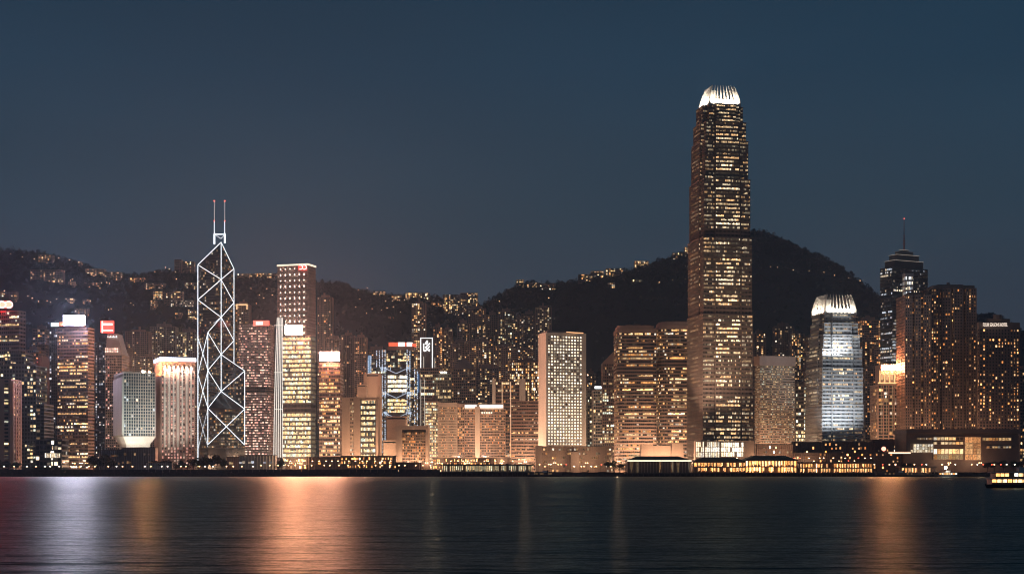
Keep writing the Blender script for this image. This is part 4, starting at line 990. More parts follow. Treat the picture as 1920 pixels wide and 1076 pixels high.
# gold crown tower
Yo = 1760
t, p = tower('tower with a blazing gold crown and lit columns below it', 1645, None, 1698, 720, Yo, wall=brown, fh=4.0, bay=6.2, sp=.3, pw=1.4, pd=.9, sd=.4, lit=('resid', .22), pal='warm', gain=.8, plant=False)
m = MB(t.location); m.box(PX(1651, Yo), PX(1697, Yo), Yo + 2, Yo + 26, PZ(720, Yo), PZ(683, Yo)); m.build('crown_block', brown, t)
sign(t, 1653, 1697, 684, 693, Yo + .5, signG, 'crown_sign')
cl = emis('crown_column_light', (1, .55, .24), 1.6, False)
for k in range(6):
    m = MB(t.location); xx = PX(1650 + 9.2 * k, Yo); m.beam((xx, Yo + .4, PZ(718, Yo)), (xx, Yo + .4, PZ(694, Yo)), .7, 6); m.build('crown_column', cl, t)
    if k < 5:
        m = MB(t.location); m.box(xx + 1.6, xx + 4.2, Yo + 1.2, Yo + 1.8, PZ(712, Yo), PZ(701, Yo)); m.build('lit_opening', emis('crown_gap', (1, .62, .3), .9, False), t)
for k in range(5):
    m = MB(t.location); xx = PX(1652 + 10.4 * k, Yo); m.box(xx - .35, xx + .35, Yo - .9, Yo - .4, PZ(812, Yo), PZ(722, Yo)); m.build('column_light', emis('column_dim', (1, .6, .3), .32, False), t)
m = MB(t.location); m.box(PX(1646, Yo), PX(1697, Yo), Yo - .9, Yo + .4, PZ(719, Yo), PZ(716.5, Yo)); m.build('crown_ledge_light', cl, t)
# apartment pair on the right
tower('left of the two tall joined apartment towers by the needle tower', 1697, None, 1746, 553, 1720, wall=dbrown, fh=3.5, bay=2.7, sp=.40, pw=1.2, lit=('resid', .09), pal='orange', gain=.75, notches=(2, 3.0, 3.5), name='apartment_tower', cat='apartment tower', depth=40)
t, p = tower('right and taller of the two joined apartment towers by the needle tower', 1741, None, 1831, 540, 1735, wall=dbrown, fh=3.5, bay=2.9, sp=.40, pw=1.3, lit=('resid', .12), pal='orange', gain=.85, notches=(3, 3.5, 4), name='apartment_tower', cat='apartment tower', depth=40)
lobby(t, 1779, 1829, 827, 838, 1730, 9, 2, PAL['warm'], 1.5)
m = MB(t.location); m.box(PX(1752, 1735), PX(1830, 1735), 1740, 1770, PZ(540, 1735), PZ(534, 1735)); m.build('roof_block', brown, t)
t, p = tower('rounded glass top glowing white in front of the needle tower', 1697, None, 1713, 512, 1765, wall=silver, gl=glassb, fh=6, bay=2, lit=('full', .8), pal='cool', gain=.02, plant=False, name='apartment_tower', cat='apartment tower', depth=12, fade=lambda q: 40 if .885 < q < .99 else 1, parapet=4)
# right hand hotel with lettering
t, p = tower('wide brown hotel with scattered lit windows and white roof lettering', 1832, 1836, 1912, 604, 1690, 6, name='hotel', cat='hotel', wall=dbrown, fh=3.6, bay=3.6, sp=.42, pw=1.8, lit=('resid', .22), pal='orange', gain=1.1, z0f=18, parapet=8)
letters(t, 'FOUR SEASONS HOTEL', 1843, 1889, 605.5, 612, 1687, emis('letter_white', (1, .8, .65), 1.4, False))
tower('tower edge with a small lit top cut by the right edge', 1912, None, 1960, 690, 1800, wall=brown, fh=4, bay=3, lit=('resid', .2), pal='warm')

# ------------------------------------------------------------------ apartment towers on the lower slopes
def flat(label, x0, x1, ytop, Y, p=.2, pal='warm', gain=.8, wall=pink, mast=False, nt_=None, fh=3.3, bay=3.0):
    zb = max(LAND, hill(PX((x0 + x1) / 2, Y), Y) - 6)
    return tower(label, x0, None, x1, ytop, Y, wall=wall, fh=fh, bay=bay, sp=.36, pw=.8, sd=.3, pd=.45, lit=('resid', p * .78), pal=pal, gain=gain, zbase=zb, depth=24,
                 notches=nt_ if nt_ is not None else ((1, 3, 3) if x1 - x0 < 30 else (2, 3, 3)), name='apartment_tower', cat='apartment tower', mast=mast, group='apartment towers on the lower slopes', winsep=True, maxwin=25, parapet=1.2)
flat('brown apartment tower above the pale gridded block, leftmost on the slope', 235, 279, 621, 2400, .13)
flat('grey apartment tower with a bright window column behind the striped hotel', 281, 329, 612, 2430, .2, 'yellow', wall=grey)
flat('grey apartment block with rows of lit squares left of the prism tower', 330, 373, 622, 2380, .32, 'yellow', wall=grey)
flat('short apartment block between pale gridded block and striped hotel', 262, 300, 668, 2330, .22, 'warm')
t, p = flat('apartment tower with a lit square frame on top, right of the prism tower', 441, 467, 570, 2560, .14)
for xa, xb, ya, yb in ((443, 464, 570, 572), (443, 445, 570, 580), (462, 464, 570, 580)):
    m = MB(t.location); m.box(PX(xa, 2555), PX(xb, 2555), 2555, 2556, PZ(yb, 2555), PZ(ya, 2555)); m.build('frame_light', emis('frame_orange', (1, .6, .3), 1.6, False), t)
flat('tall narrow apartment tower right of the tower gridded with point lights', 595, 623, 557, 2560, .16)
flat('apartment tower over the white billboard tower', 608, 640, 634, 2400, .12)
flat('first apartment tower right of the white billboard', 640, 664, 628, 2420, .12)
flat('apartment tower with a bright orange lower corner right of the white billboard', 664, 687, 632, 2390, .25, 'orange')
flat('wide dim apartment block left of the lattice bank tower', 684, 726, 655, 2450, .1)
flat('slim lit apartment tower rising behind the black emblem tower', 772, 798, 568, 2520, .42, 'warm', 1.0)
flat('pale topped apartment tower right of the black emblem tower', 812, 829, 613, 2480, .5, 'orange', 1.0)
flat('dim twin of the lit apartment tower right of the black emblem tower', 829, 848, 617, 2500, .15)
flat('low wide apartment block in the dark gap above the pyramid roof', 845, 880, 640, 2380, .1)
flat('stepped apartment tower above the pyramid roof', 858, 880, 606, 2560, .2)
flat('tall dense apartment tower left of the one with a mast', 878, 911, 578, 2600, .2)
flat('brown apartment tower just left of the mast topped one', 911, 936, 590, 2640, .12)
flat('apartment tower with a thin mast and a bright upper corner', 934, 964, 584, 2580, .28, 'yellow', mast=18)
flat('apartment tower right of the mast topped one', 962, 982, 598, 2540, .2)
flat('dim apartment tower left of the last slope tower', 978, 1006, 588, 2660, .12)
flat('last slope apartment tower, tall and brown above the porthole tower', 1004, 1034, 576, 2560, .2, 'yellow')
flat('short apartment block under the dense slope towers', 880, 925, 640, 2370, .26)
flat('mid sized apartment block behind the pale end walls', 925, 962, 648, 2350, .24)
flat('squat apartment block at the foot of the mast topped tower', 960, 1000, 655, 2400, .2)
flat('shadowy apartment tower above the green glass block', 848, 866, 650, 2330, .16)
flat('lit apartment block peeping over the warm gridded hotel', 892, 935, 690, 2200, .22)
flat('apartment tower peeping right of the tallest tower', 1414, 1436, 625, 2400, .18, wall=dbrown)
flat('apartment tower with a stepped crown above the blank capped tower', 1453, 1488, 611, 2450, .1, wall=dbrown)
flat('apartment tower with bright cells left of the silver clawed tower', 1484, 1502, 624, 2420, .38, wall=dbrown)
flat('dim apartment tower beside the bright celled one', 1501, 1522, 634, 2440, .15, wall=dbrown)
flat('narrow apartment tower touching the silver clawed tower', 1514, 1532, 632, 2380, .2, wall=dbrown)
flat('apartment block behind the silver clawed tower on its right', 1617, 1640, 640, 2200, .32, 'orange', wall=dbrown)
flat('apartment tower below the gold crown tower on its left', 1622, 1650, 690, 2000, .2, 'orange', wall=dbrown)
flat('low apartment tower left of the tall granite twins', 1100, 1118, 700, 2250, .2, wall=dbrown)
flat('rooftops of a low apartment row between prism tower and red signed tower', 456, 480, 640, 2300, .2)
flat('apartment row behind the small dark rounded tower', 84, 100, 668, 2260, .2)
flat('dim apartment slab behind the tapered red signed tower', 224, 240, 650, 2300, .12)

# ------------------------------------------------------------------ houses and blocks up on the hills
def house(label, x0, x1, ytop, ybot, p=.45, gain=1.1, pal='warm', wall=pink, mast=False):
    X, Y, Z = on_hill((x0 + x1) / 2, ybot)
    Y -= 6
    t = tower(label, x0, None, x1, ytop, Y, wall=wall, fh=3.6, bay=3.4, sp=.4, pw=.7, sd=.3, pd=.4, lit=('resid', p), pal=pal, gain=gain, zbase=hill(PX((x0 + x1) / 2, Y), Y) - 8, depth=16,
              name='hillside_house', cat='house', plant=False, mast=mast, group='houses on the hills', winsep=False, parapet=.8)
    return t
for a in [
    ('hilltop block with yellow dots on the left ridge', 72, 98, 478, 492, .3), ('long low hillside block on the left, dotted with lamps', 57, 118, 506, 526, .22),
    ('hilltop house with a lit gable left of the prism tower ridge', 146, 152, 490, 500, .6), ('row of houses along the left ridge descending', 160, 196, 504, 515, .35),
    ('lower row of houses continuing the left ridge', 196, 226, 510, 525, .3), ('small houses on the left slope under the ridge', 128, 140, 528, 537, .4),
    ('lit terrace on the left slope', 158, 186, 530, 535, .6), ('brightly lit orange long house on the ridge saddle', 241, 271, 521, 529, .85, 1.4, 'orange'),
    ('brown terrace below the orange long house', 270, 309, 531, 541, .25), ('tall dark block standing on the ridge left of the prism tower', 327, 340, 486, 512, .08),
    ('lit block beside the tall dark ridge block', 339, 364, 490, 512, .3), ('stepped houses left of the prism tower', 287, 308, 546, 560, .45),
    ('pale house group left of the prism tower', 308, 342, 546, 570, .25), ('long lit house by the prism tower edge', 346, 372, 530, 540, .5, 1.2, 'yellow'),
    ('cluster of bright windows below the long lit house', 320, 362, 563, 575, .45, 1.0, 'white'), ('single warm house on the dark left slope', 282, 292, 563, 578, .4),
    ('low lit house above the grey apartment block', 328, 340, 586, 596, .5), ('lit terraces near the prism tower foot slope', 352, 372, 580, 600, .5),
    ('lamp lit house above the violet roof sign', 122, 137, 559, 565, .7), ('hut above the violet roof sign right corner', 155, 166, 561, 568, .4), ('small pale house just over the violet roof sign', 140, 164, 578, 592, .3),
    ('house terrace at far left above the red swirl sign', 0, 30, 546, 566, .12),
    ('lit row of houses on the ridge right of the prism tower', 445, 476, 513, 519, .5), ('lit row of houses left of the point light tower', 478, 518, 512, 520, .5),
    ('ridge house left of the middle blocks', 700, 722, 546, 554, .4), ('ridge house nearest the middle saddle', 734, 752, 552, 562, .45), ('long flat ridge block in the middle', 760, 806, 549, 562, .4, 1.2),
    ('orange lit low house below the flat ridge block', 808, 836, 566, 575, .8, 1.1, 'orange'), ('left of two tall ridge blocks in the middle saddle', 830, 862, 552, 588, .3, 1.0),
    ('small bungalow on the middle slope', 728, 740, 594, 599, .6, .8, 'orange'),
    ('glowing villa on the right ridge, leftmost there', 968, 982, 524, 538, .6, 1.1), ('row of ridge villas right of the glowing villa', 988, 1010, 530, 538, .4), ('long pale ridge villa', 1012, 1042, 531, 543, .15),
    ('block with lit edge climbing the right ridge', 1084, 1108, 514, 530, .2), ('glowing terrace climbing the right ridge', 1108, 1132, 508, 521, .6, 1.2), ('upper terrace with a flat roof on the right ridge', 1136, 1168, 503, 517, .4),
    ('square villa on the right ridge', 1190, 1216, 489, 503, .45), ('bright cottage below the right ridge', 1140, 1153, 530, 539, .6), ('bright cottage further right below the right ridge', 1186, 1204, 524, 531, .6, 1.2, 'yellow'),
    ('lit villa high on the right ridge', 1262, 1280, 474, 483, .55, 1.2), ('highest villa on the right ridge by the tallest tower', 1284, 1301, 463, 477, .45)]:
    house(*a)
house('right of two tall ridge blocks in the middle saddle, with a needle', 863, 896, 549, 592, .25, 1.0, 'warm', pink, 9)
# road lamps on the slopes
r_ = random.Random(12)
def hill_lamps(pts, label, group, kind='warm'):
    for i, (px, py) in enumerate(sorted(pts)):
        X, Y, Z = on_hill(px, py + 3); street_lamp(X, Y - 3, Z, nth(label, i), group, kind, h=9.0)
hill_lamps([(1443, 507), (1457, 510), (1486, 514), (1516, 515), (1543, 516), (1563, 524), (1590, 527), (1611, 532)], 'one of the row of lamps crossing the dark right hand peak', 'lamps along the peak road')
hill_lamps([(1235, 536), (1260, 532), (1284, 529), (1028, 565), (935, 571)], 'lone lamp on the dark slope left of the tallest tower', 'lamps on the right slope')
hill_lamps([(20, 484), (42, 488), (64, 492), (110, 489), (130, 495), (24, 562), (52, 562), (60, 565), (88, 570), (95, 572), (106, 568), (72, 572), (8, 551), (167, 544), (187, 548), (200, 535), (190, 536), (205, 537), (245, 575), (250, 577), (208, 585), (203, 586), (132, 534), (136, 531), (228, 527), (176, 524), (218, 520), (290, 515), (310, 509), (317, 512), (330, 530)], 'small road lamp on the dark left slope', 'lamps on the left slope')
hill_lamps([(672, 549), (688, 546), (674, 567), (722, 570), (735, 571), (749, 570), (758, 570), (697, 584), (725, 585), (737, 581), (715, 589), (687, 595), (750, 593), (666, 582)], 'small road lamp on the dark middle slope', 'lamps on the middle slope')
hill_lamps([(486, 560), (494, 566), (480, 575), (500, 548), (470, 548), (510, 560)], 'small road lamp on the slope left of the point light tower', 'lamps behind the prism tower')

# ------------------------------------------------------------------ low buildings by the water
def low(label, x0, x1, ytop, Y, rows, cols, pal='warm', gain=1.0, wall=brown, depth=14, roof=rooff, litp=.8, ybot=None, overh=.8, cat='building', name='low_building', split=99):
    root = thing(name, label, cat, (PX((x0 + x1) / 2, Y), Y + depth / 2, LAND)); o = tuple(root.location)
    X0, X1 = PX(x0, Y), PX(x1, Y); Z1 = PZ(ytop, Y); r = random.Random(int(x0 * 7 + ytop))
    m = MB(o); m.box(X0 + .3, X1 - .3, Y + .8, Y + depth, LAND, Z1 - .6); m.build('wall', wall, root)
    m = MB(o); m.box(X0 - overh, X1 + overh, Y - overh, Y + depth + overh, Z1 - .6, Z1); m.build('roof', roof, root)
    fr_ = MB(o); H = (Z1 - .6 - LAND) / rows
    for j in range(rows): fr_.box(X0, X1, Y - .1, Y + .8, LAND + j * H, LAND + j * H + .7)
    for i in range(cols + 1):
        x = X0 + (X1 - X0) * i / cols; fr_.box(x - .25, x + .25, Y - .2, Y + .85, LAND, Z1 - .6)
    fr_.build('frame', wall, root)
    for j in range(rows):
        i = 0
        while i < cols:
            k = min(cols, i + split); m = MB(o)
            for q in range(i, k):
                if r.random() < litp:
                    val = gain * .55 * math.exp(r.gauss(-.2, 1.0)); c = tuple(v * val for v in r.choice(PAL[pal])); xa, xb = X0 + (X1 - X0) * q / cols + .25, X0 + (X1 - X0) * (q + 1) / cols - .25; zt_ = LAND + j * H + .7 + min(H - .75, r.uniform(1.5, 2.8))
                    m.face([(xa, Y + .7, LAND + j * H + .7), (xb, Y + .7, LAND + j * H + .7), (xb, Y + .7, zt_), (xa, Y + .7, zt_)], 0, c)
            m.build('small_windows', WIN, root, kind='stuff'); i = k
    return root
low('low grey hall with a pale lit wing left of the stem', 186, 228, 842, 1610, 3, 12, 'orange', .25, grey, litp=.4)
low('squat concrete gatehouse under the floodlit stem', 228, 291, 838, 1605, 3, 14, 'warm', .6, grey, litp=.25)
low('white terminal shed under the stem and hotel', 274, 322, 866, 1560, 1, 12, 'white', .5, white, litp=.5)
low('pale lit hall behind the trees below the prism tower', 425, 462, 856, 1640, 2, 9, 'warm', .7, beige, litp=.6)
low('long pale wall shed right of the prism tower', 448, 516, 853, 1600, 2, 12, 'cool', .5, white, litp=.3)
low('row of orange lit shops below the yellow banded tower', 536, 574, 858, 1600, 4, 18, 'orange', 4, dbrown, litp=.4)
low('brown windowless hall between the lit shop rows', 574, 640, 856, 1590, 2, 12, 'orange', .5, brown, litp=.15)
low('bright lit foyer row below the slotted beige block', 640, 742, 854, 1580, 4, 40, 'orange', 3.6, brown, litp=.4)
low('dark low kiosk row under the framed civic block', 742, 806, 866, 1575, 1, 16, 'warm', 1.3, dbrown, litp=.4)
low('dazzling shop row under the warm gridded hotel', 812, 958, 858, 1590, 4, 56, 'orange', 4.2, dbrown, litp=.45)
t = low('beige post office block in front of the porthole tower', 1006, 1146, 836, 1600, 6, 34, 'warm', .6, beige, litp=.25, depth=30)
m = MB(t.location); m.box(PX(1004, 1596), PX(1017, 1596), 1596, 1612, LAND, PZ(835, 1596)); m.box(PX(1070, 1596), PX(1086, 1596), 1595, 1612, LAND, PZ(846, 1596)); m.build('blank_bay', beige, t)
low('orange lit lower floors at the foot of the blank capped tower', 1420, 1486, 832, 1600, 6, 18, 'warm', 2.0, brown, litp=.35)
# mall terraces
low('upper curved mall terrace with scattered lamps under the silver clawed tower', 1484, 1640, 828, 1620, 8, 40, 'orange', 2.6, dbrown, litp=.17, depth=30, cat='mall', name='shopping_mall')
low('middle mall terrace with a blank brown band', 1486, 1720, 848, 1596, 6, 60, 'orange', 2.4, dbrown, litp=.12, depth=22, cat='mall', name='shopping_mall')
low('dark mall block with a red lamp below the gold crown tower', 1636, 1716, 824, 1640, 8, 24, 'warm', 2.0, dbrown, litp=.15, depth=30, cat='mall', name='shopping_mall')
Yp = 1580
root = thing('station_podium', 'broad podium with a flat dark roof and tall glowing glass entrance at right', 'building', (PX(1805, Yp), Yp + 25, LAND)); o_ = root.location
m = MB(o_); m.box(PX(1700, Yp), PX(1911, Yp), Yp + 1, Yp + 50, LAND, PZ(812, Yp)); m.build('wall', dbrown, root)
m = MB(o_); m.box(PX(1698, Yp), PX(1913, Yp), Yp - 3, Yp + 52, PZ(812, Yp), PZ(804, Yp)); m.build('roof', dbrown, root)
for a in ((1720, 1748, 820, 824, 12, 1, .5), (1750, 1806, 819, 825, 8, 1, 1.2), (1750, 1806, 828, 833, 8, 1, 1.1), (1750, 1806, 841, 851, 8, 1, 1.5), (1750, 1806, 852, 861, 8, 1, .5), (1842, 1896, 820, 826, 9, 1, .6), (1850, 1896, 836, 840, 9, 1, .5)):
    lobby(root, a[0], a[1], a[2], a[3], Yp, a[4], a[5], PAL['warm'], a[6], 'window')
lobby(root, 1809, 1839, 819, 862, Yp - 1.5, 4, 4, [(1, .5, .2), (1, .42, .15)], .75, 'entrance_pane')
lobby(root, 1707, 1750, 832, 848, Yp - 2, 8, 3, PAL['white'], .9, 'screen_pane')
m = MB(o_); m.box(PX(1666, 1570), PX(1707, 1570), 1569, 1570, PZ(850, 1570), PZ(847.5, 1570)); m.build('canopy_light', emis('canopy_light', (1, .62, .4), 2.5), root)
m = MB(o_); m.box(PX(1664, 1570), PX(1709, 1570), 1570.2, 1588, PZ(847.3, 1570), PZ(845.5, 1570)); m.build('canopy', dbrown, root)
m = MB(o_); m.beam((PX(1657, 1572), 1572, PZ(841, 1572)), (PX(1657, 1573), 1573.2, PZ(841, 1572)), 2.4, 12); m.build('round_sign', emis('round_red', (1, .3, .2), 4.0), root)

# ------------------------------------------------------------------ ferry piers standing in the water
pileM = mat('pier_concrete', (0.16, 0.14, 0.12), .85, .3, .3)
def pier(label, x0, x1, ydeck, ytop, Y, floors, pal, gain, roofM, hip=True, litp=.85, bays=18, eave=None, depth=40):
    root = thing('ferry_pier', label, 'pier', (PX((x0 + x1) / 2, Y), Y + depth / 2, 0)); o = tuple(root.location); r = random.Random(int(x0))
    X0, X1 = PX(x0, Y), PX(x1, Y); Zd = PZ(ydeck, Y); Zt = PZ(ytop, Y)
    m = MB(o); m.box(X0 - 2, X1 + 2, Y - 3, Y + depth, Zd - 1.2, Zd); m.build('deck', pileM, root)
    n = int((X1 - X0) / 5)
    for i in range(n + 1):
        m = MB(o); x = X0 + (X1 - X0) * i / n; m.beam((x, Y - 1.5, -3), (x, Y - 1.5, Zd - 1.2), .45, 6); m.build('pile', pileM, root)
    H = (Zt - Zd) / floors
    m = MB(o); m.box(X0 + 1, X1 - 1, Y + 5, Y + depth - 2, Zd, Zt); m.build('hall', dbrown, root)
    for i in range(bays + 1):
        m = MB(o); x = X0 + (X1 - X0) * i / bays; m.box(x - .3, x + .3, Y - .3, Y + .3, Zd, Zt); m.build('column', beige, root)
    for f_ in range(floors):
        if f_: m = MB(o); m.box(X0 - 1, X1 + 1, Y - .8, Y + 5, Zd + f_ * H - .5, Zd + f_ * H + .5); m.build('gallery', beige, root)
        for i in range(bays):
            if r.random() < litp:
                m = MB(o); xa, xb = X0 + (X1 - X0) * i / bays + .35, X0 + (X1 - X0) * (i + 1) / bays - .35
                nsub = 3
                for q in range(nsub):
                    val = gain * .8 * math.exp(r.gauss(0, .6)); c = tuple(v * val for v in r.choice(PAL[pal])); a, b = xa + (xb - xa) * q / nsub + .1, xa + (xb - xa) * (q + 1) / nsub - .1
                    zl = Zd + f_ * H + (.6 if r.random() < .6 else H * .3); zh = Zd + (f_ + 1) * H - .6
                    m.face([(a, Y + 1.5, zl), (b, Y + 1.5, zl), (b, Y + 1.5, zh), (a, Y + 1.5, zh)], 0, c)
                m.build('window', WIN, root)
    if hip:
        k = min(12, (X1 - X0) * .2); m = MB(o)
        m.prism([(X0 - 2, Y - 2.5), (X1 + 2, Y - 2.5), (X1 + 2, Y + depth), (X0 - 2, Y + depth)], Zt, Zt + 5.0, 0, [(X0 + k, Y + 9), (X1 - k, Y + 9), (X1 - k, Y + depth - 9), (X0 + k, Y + depth - 9)])
        m.build('hipped_roof', roofM, root)
    else:
        m = MB(o); m.box(X0 - 2, X1 + 2, Y - 2.5, Y + depth, Zt, Zt + 1.2); m.build('flat_roof', roofM, root)
    if eave:
        m = MB(o); m.box(X0, X1, Y - 3.2, Y - 2.6, Zt - .3, Zt + .9); m.build('eave_light', eave, root)
    return root
eaveM = emis('eave_light', (1, .78, .55), 2.2)
pier('dark public pier with a low pale colonnade left of centre', 828, 998, 884, 872, 1488, 1, 'yellow', 1.3, black, False, .75, 46, depth=14)
pier('pier with a long bright eave line and slender posts', 1176, 1296, 886, 864, 1482, 1, 'warm', .22, greenroof, True, .5, 22, eaveM)
pier('two storey pier blazing orange in front of the tallest tower', 1302, 1398, 885, 866, 1484, 2, 'orange', 2.6, greenroof, True, .8, 16)
pier('widest blazing two storey pier with green hipped roof', 1398, 1494, 886, 863, 1480, 2, 'orange', 4.6, greenroof, True, .95, 16)
pier('low two storey ferry pier with dotted lights below the mall', 1500, 1636, 886, 868, 1484, 2, 'orange', 2.6, brown, False, .85, 28)
pier('small far right pier by the bright white lamp', 1690, 1752, 888, 876, 1486, 1, 'orange', 2.2, brown, False, .6, 10, depth=16)
# tent shaped blocks behind the eave pier
for lab, xa, xb, yt in (('left tent shaped beige block behind the eave lit pier', 1199, 1227, 833), ('broad beige block between the two tent shaped blocks', 1224, 1258, 835), ('right tent shaped beige block behind the eave lit pier', 1256, 1284, 831)):
    root = thing('tent_block', lab, 'building', (PX((xa + xb) / 2, 1560), 1570, LAND)); X0, X1 = PX(xa, 1560), PX(xb, 1560)
    tp = 0 if 'broad' in lab else 2.5
    m = MB(root.location); m.prism([(X0, 1560), (X1, 1560), (X1, 1580), (X0, 1580)], LAND, PZ(yt, 1560), 0, [(X0 + tp, 1562), (X1 - tp * .6, 1562), (X1 - tp * .6, 1578), (X0 + tp, 1578)]); m.build('sloped_wall', beige, root)
    m = MB(root.location); m.box(X0 + 4, X0 + 7, 1559.7, 1561, LAND, LAND + 6); m.build('doorway', black, root)
# ferries
def ferry(label, x0, x1, yw, Y, decks, gain, hullM, pal='warm', dh=2.6, litp=.9, litgain=1.0):
    root = thing('ferry', label, 'ferry', (PX((x0 + x1) / 2, Y), Y, 0)); o = tuple(root.location); X0, X1 = PX(x0, Y), PX(x1, Y); L = X1 - X0; W = min(8, L * .25); r = random.Random(int(x0))
    fh_ = 1.6
    def plan(k, e=0): return [(X0 + L * .0 + e, Y), (X0 + L * .12 + e, Y - W / 2 * k), (X1 - L * .12 - e, Y - W / 2 * k), (X1 - e, Y), (X1 - L * .12 - e, Y + W / 2 * k), (X0 + L * .12 + e, Y + W / 2 * k)]
    m = MB(o); m.prism(plan(.85, 1), -.5, fh_, 0, plan(1)); m.build('hull', hullM, root)
    z = fh_
    for d in range(decks):
        ins = L * (.06 + .05 * d); m = MB(o); m.box(X0 + ins, X1 - ins, Y - W / 2 + .8, Y + W / 2 - .8, z, z + dh - .3); m.build('deck_house', dbrown, root)
        m = MB(o); m.box(X0 + ins - 1, X1 - ins + 1, Y - W / 2, Y + W / 2, z + dh - .3, z + dh); m.build('deck_roof', white, root)
        nb = max(4, int(L / 2.2)); m = MB(o)
        for i in range(nb):
            xa = X0 + ins + (L - 2 * ins) * i / nb + .2; xb = X0 + ins + (L - 2 * ins) * (i + 1) / nb - .2
            if r.random() < litp: m.face([(xa, Y - W / 2 + .72, z + .7), (xb, Y - W / 2 + .72, z + .7), (xb, Y - W / 2 + .72, z + dh - .5), (xa, Y - W / 2 + .72, z + dh - .5)], 0, (lambda val, cc: tuple(v * val for v in cc))(gain * r.uniform(.6, 1.3), r.choice(PAL[pal])))
        m.build('cabin_windows', WIN, root, kind='stuff'); z += dh
    m = MB(o); xm = (X0 + X1) / 2; m.box(xm - 2, xm + 2, Y - 1.6, Y + 1.6, z, z + 2.0); m.build('wheelhouse', white, root)
    m = MB(o); m.beam((xm, Y, z + 2), (xm, Y, z + 5), .15, 5); m.build('mast', black, root)
    m = MB(o); m.beam((xm + 3, Y, z), (xm + 3, Y, z + 2.4), .8, 8); m.build('funnel', black, root)
    return root
ferry('lit ferry leaving the picture at the right edge', 1846, 1990, 915, 590, 2, 3.0, black, dh=2.4)
ferry('dark ferry moored below the porthole tower', 985, 1058, 893, 1474, 1, .12, black, litp=.4)
ferry('dark low ferry moored right of the mall pier', 1636, 1742, 893, 1470, 1, .2, black, litp=.3)
t = ferry('small ferry under a glaring white lamp at right', 1758, 1796, 894, 1440, 1, 1.6, white, litp=.9)
m = MB(t.location); xx = PX(1771, 1440); m.beam((xx, 1436, 8), (xx, 1436, 10), 1.1, 8); m.build('search_lamp', emis('search_lamp', (1, .85, .7), 60.0), t)

# ------------------------------------------------------------------ trees on the waterfront
def tree_proto(h, w, n, seed):
    r = random.Random(seed); root = bpy.data.objects.new('tree', None); col.objects.link(root)
    m = MB(); m.beam((0, 0, 0), (0, 0, h * .5), .35, 7, 0, .2)
    clumps = []
    for k in range(7):
        a = r.uniform(0, 6.28); d = r.uniform(.25, .75) * w; z = h * r.uniform(.5, .85); c = (d * math.cos(a), d * math.sin(a), z); clumps.append((c, w * r.uniform(.35, .55)))
        m.beam((0, 0, h * r.uniform(.25, .48)), c, .16, 5, 0, .06)
    clumps.append(((0, 0, h * .85), w * .5)); m.build('trunk', bark, root)
    c_ = MB()
    for (c, R0) in clumps: leafball(c_, c[0], c[1], c[2] - R0 * .6, R0, R0 * 1.3, n, .42, r)
    c_.build('crown', leaf, root); return root
TP = {}
def tree(px, Y, h, w, label, seed):
    k = seed % 4
    if k not in TP: TP[k] = tree_proto(12.0, 5.0, 110, 50 + k); o = TP[k]
    else: o = copy_tree(TP[k])
    o.name = 'tree'; o.location = (PX(px, Y), Y, LAND); s = h / 12.0; o.scale = (w / 5.0, w / 5.0, s); o.rotation_euler = (0, 0, seed * 1.7)
    tag(o, label, 'tree', 'trees along the waterfront')
k = 0
def row(xs, Y, h, w, label):
    global k
    for i, x in enumerate(xs): tree(x + rng.uniform(-2, 2), Y + rng.uniform(-8, 8), h * rng.uniform(.8, 1.15), w * rng.uniform(.85, 1.2), nth(label, i), k); k += 1
row([-6, 6, 18, 30], 1570, 14, 6, 'dark leafy tree at the lower left corner of the shore')
row([44, 58, 74, 96, 112], 1560, 7, 4.5, 'low dark tree before the black pavilion')
row([168, 176, 186, 197, 206], 1565, 17, 6.5, 'tall dark tree between the violet sign tower and the stem block')
row([294, 304, 316, 328, 340, 352], 1568, 12, 5.5, 'dark tree in front of the striped hotel')
row([364, 374, 385, 396, 408, 418], 1566, 17, 6.5, 'tall dark tree at the foot of the prism tower')
row([521, 528], 1570, 13, 4, 'narrow dark tree at the foot of the white ribbed wing')
row([1140, 1150, 1162, 1172], 1530, 11, 5, 'tree left of the pier with the eave line')
row([1206, 1236, 1262], 1530, 10, 5, 'tree behind the pier with the eave line')
row([1440, 1462, 1474], 1545, 11, 6, 'tree behind the widest blazing pier')
row([1698, 1704], 1520, 10, 4, 'tree left of the far right pier')
row([1850, 1866, 1882, 1898, 1912], 1540, 12, 5.5, 'dark tree at the right end of the shore')

# ------------------------------------------------------------------ promenade fence, lamps
root = thing('promenade_fence', 'long dark hoarding along the left and middle shore', 'fence', (PX(400, 1512), 1512, LAND)); o_ = root.location; r_ = random.Random(8)
x = -20.0
while x < 822:
    m = MB(o_); w_ = 13; m.box(PX(x, 1512), PX(x + w_ - .4, 1512), 1512, 1512.3, LAND, LAND + 3.2 + r_.uniform(-.2, .3)); m.build('hoarding_panel', mat('hoarding_green', (.05, .052, .045), .8, .4, .2), root); x += w_
for i, px in enumerate(range(10, 480, 17)):
    street_lamp(PX(px + rng.uniform(-5, 5), 1522), 1522, LAND, nth('small lamp along the dark left shore', i), 'lamps along the left shore', 'white' if rng.random() < .6 else 'warm', h=6.0)
for i, px in enumerate(range(490, 830, 16)):
    street_lamp(PX(px + rng.uniform(-5, 5), 1526), 1526, LAND, nth('orange lamp along the middle shore', i), 'lamps along the middle shore', 'warm', h=7.0)
for i, px in enumerate(range(1640, 1915, 14)):
    street_lamp(PX(px + rng.uniform(-5, 5), 1530 + rng.uniform(-15, 20)), 1530, LAND, nth('lamp along the right shore', i), 'lamps along the right shore', rng.choice(['warm', 'warm', 'white', 'red']), h=8.0)
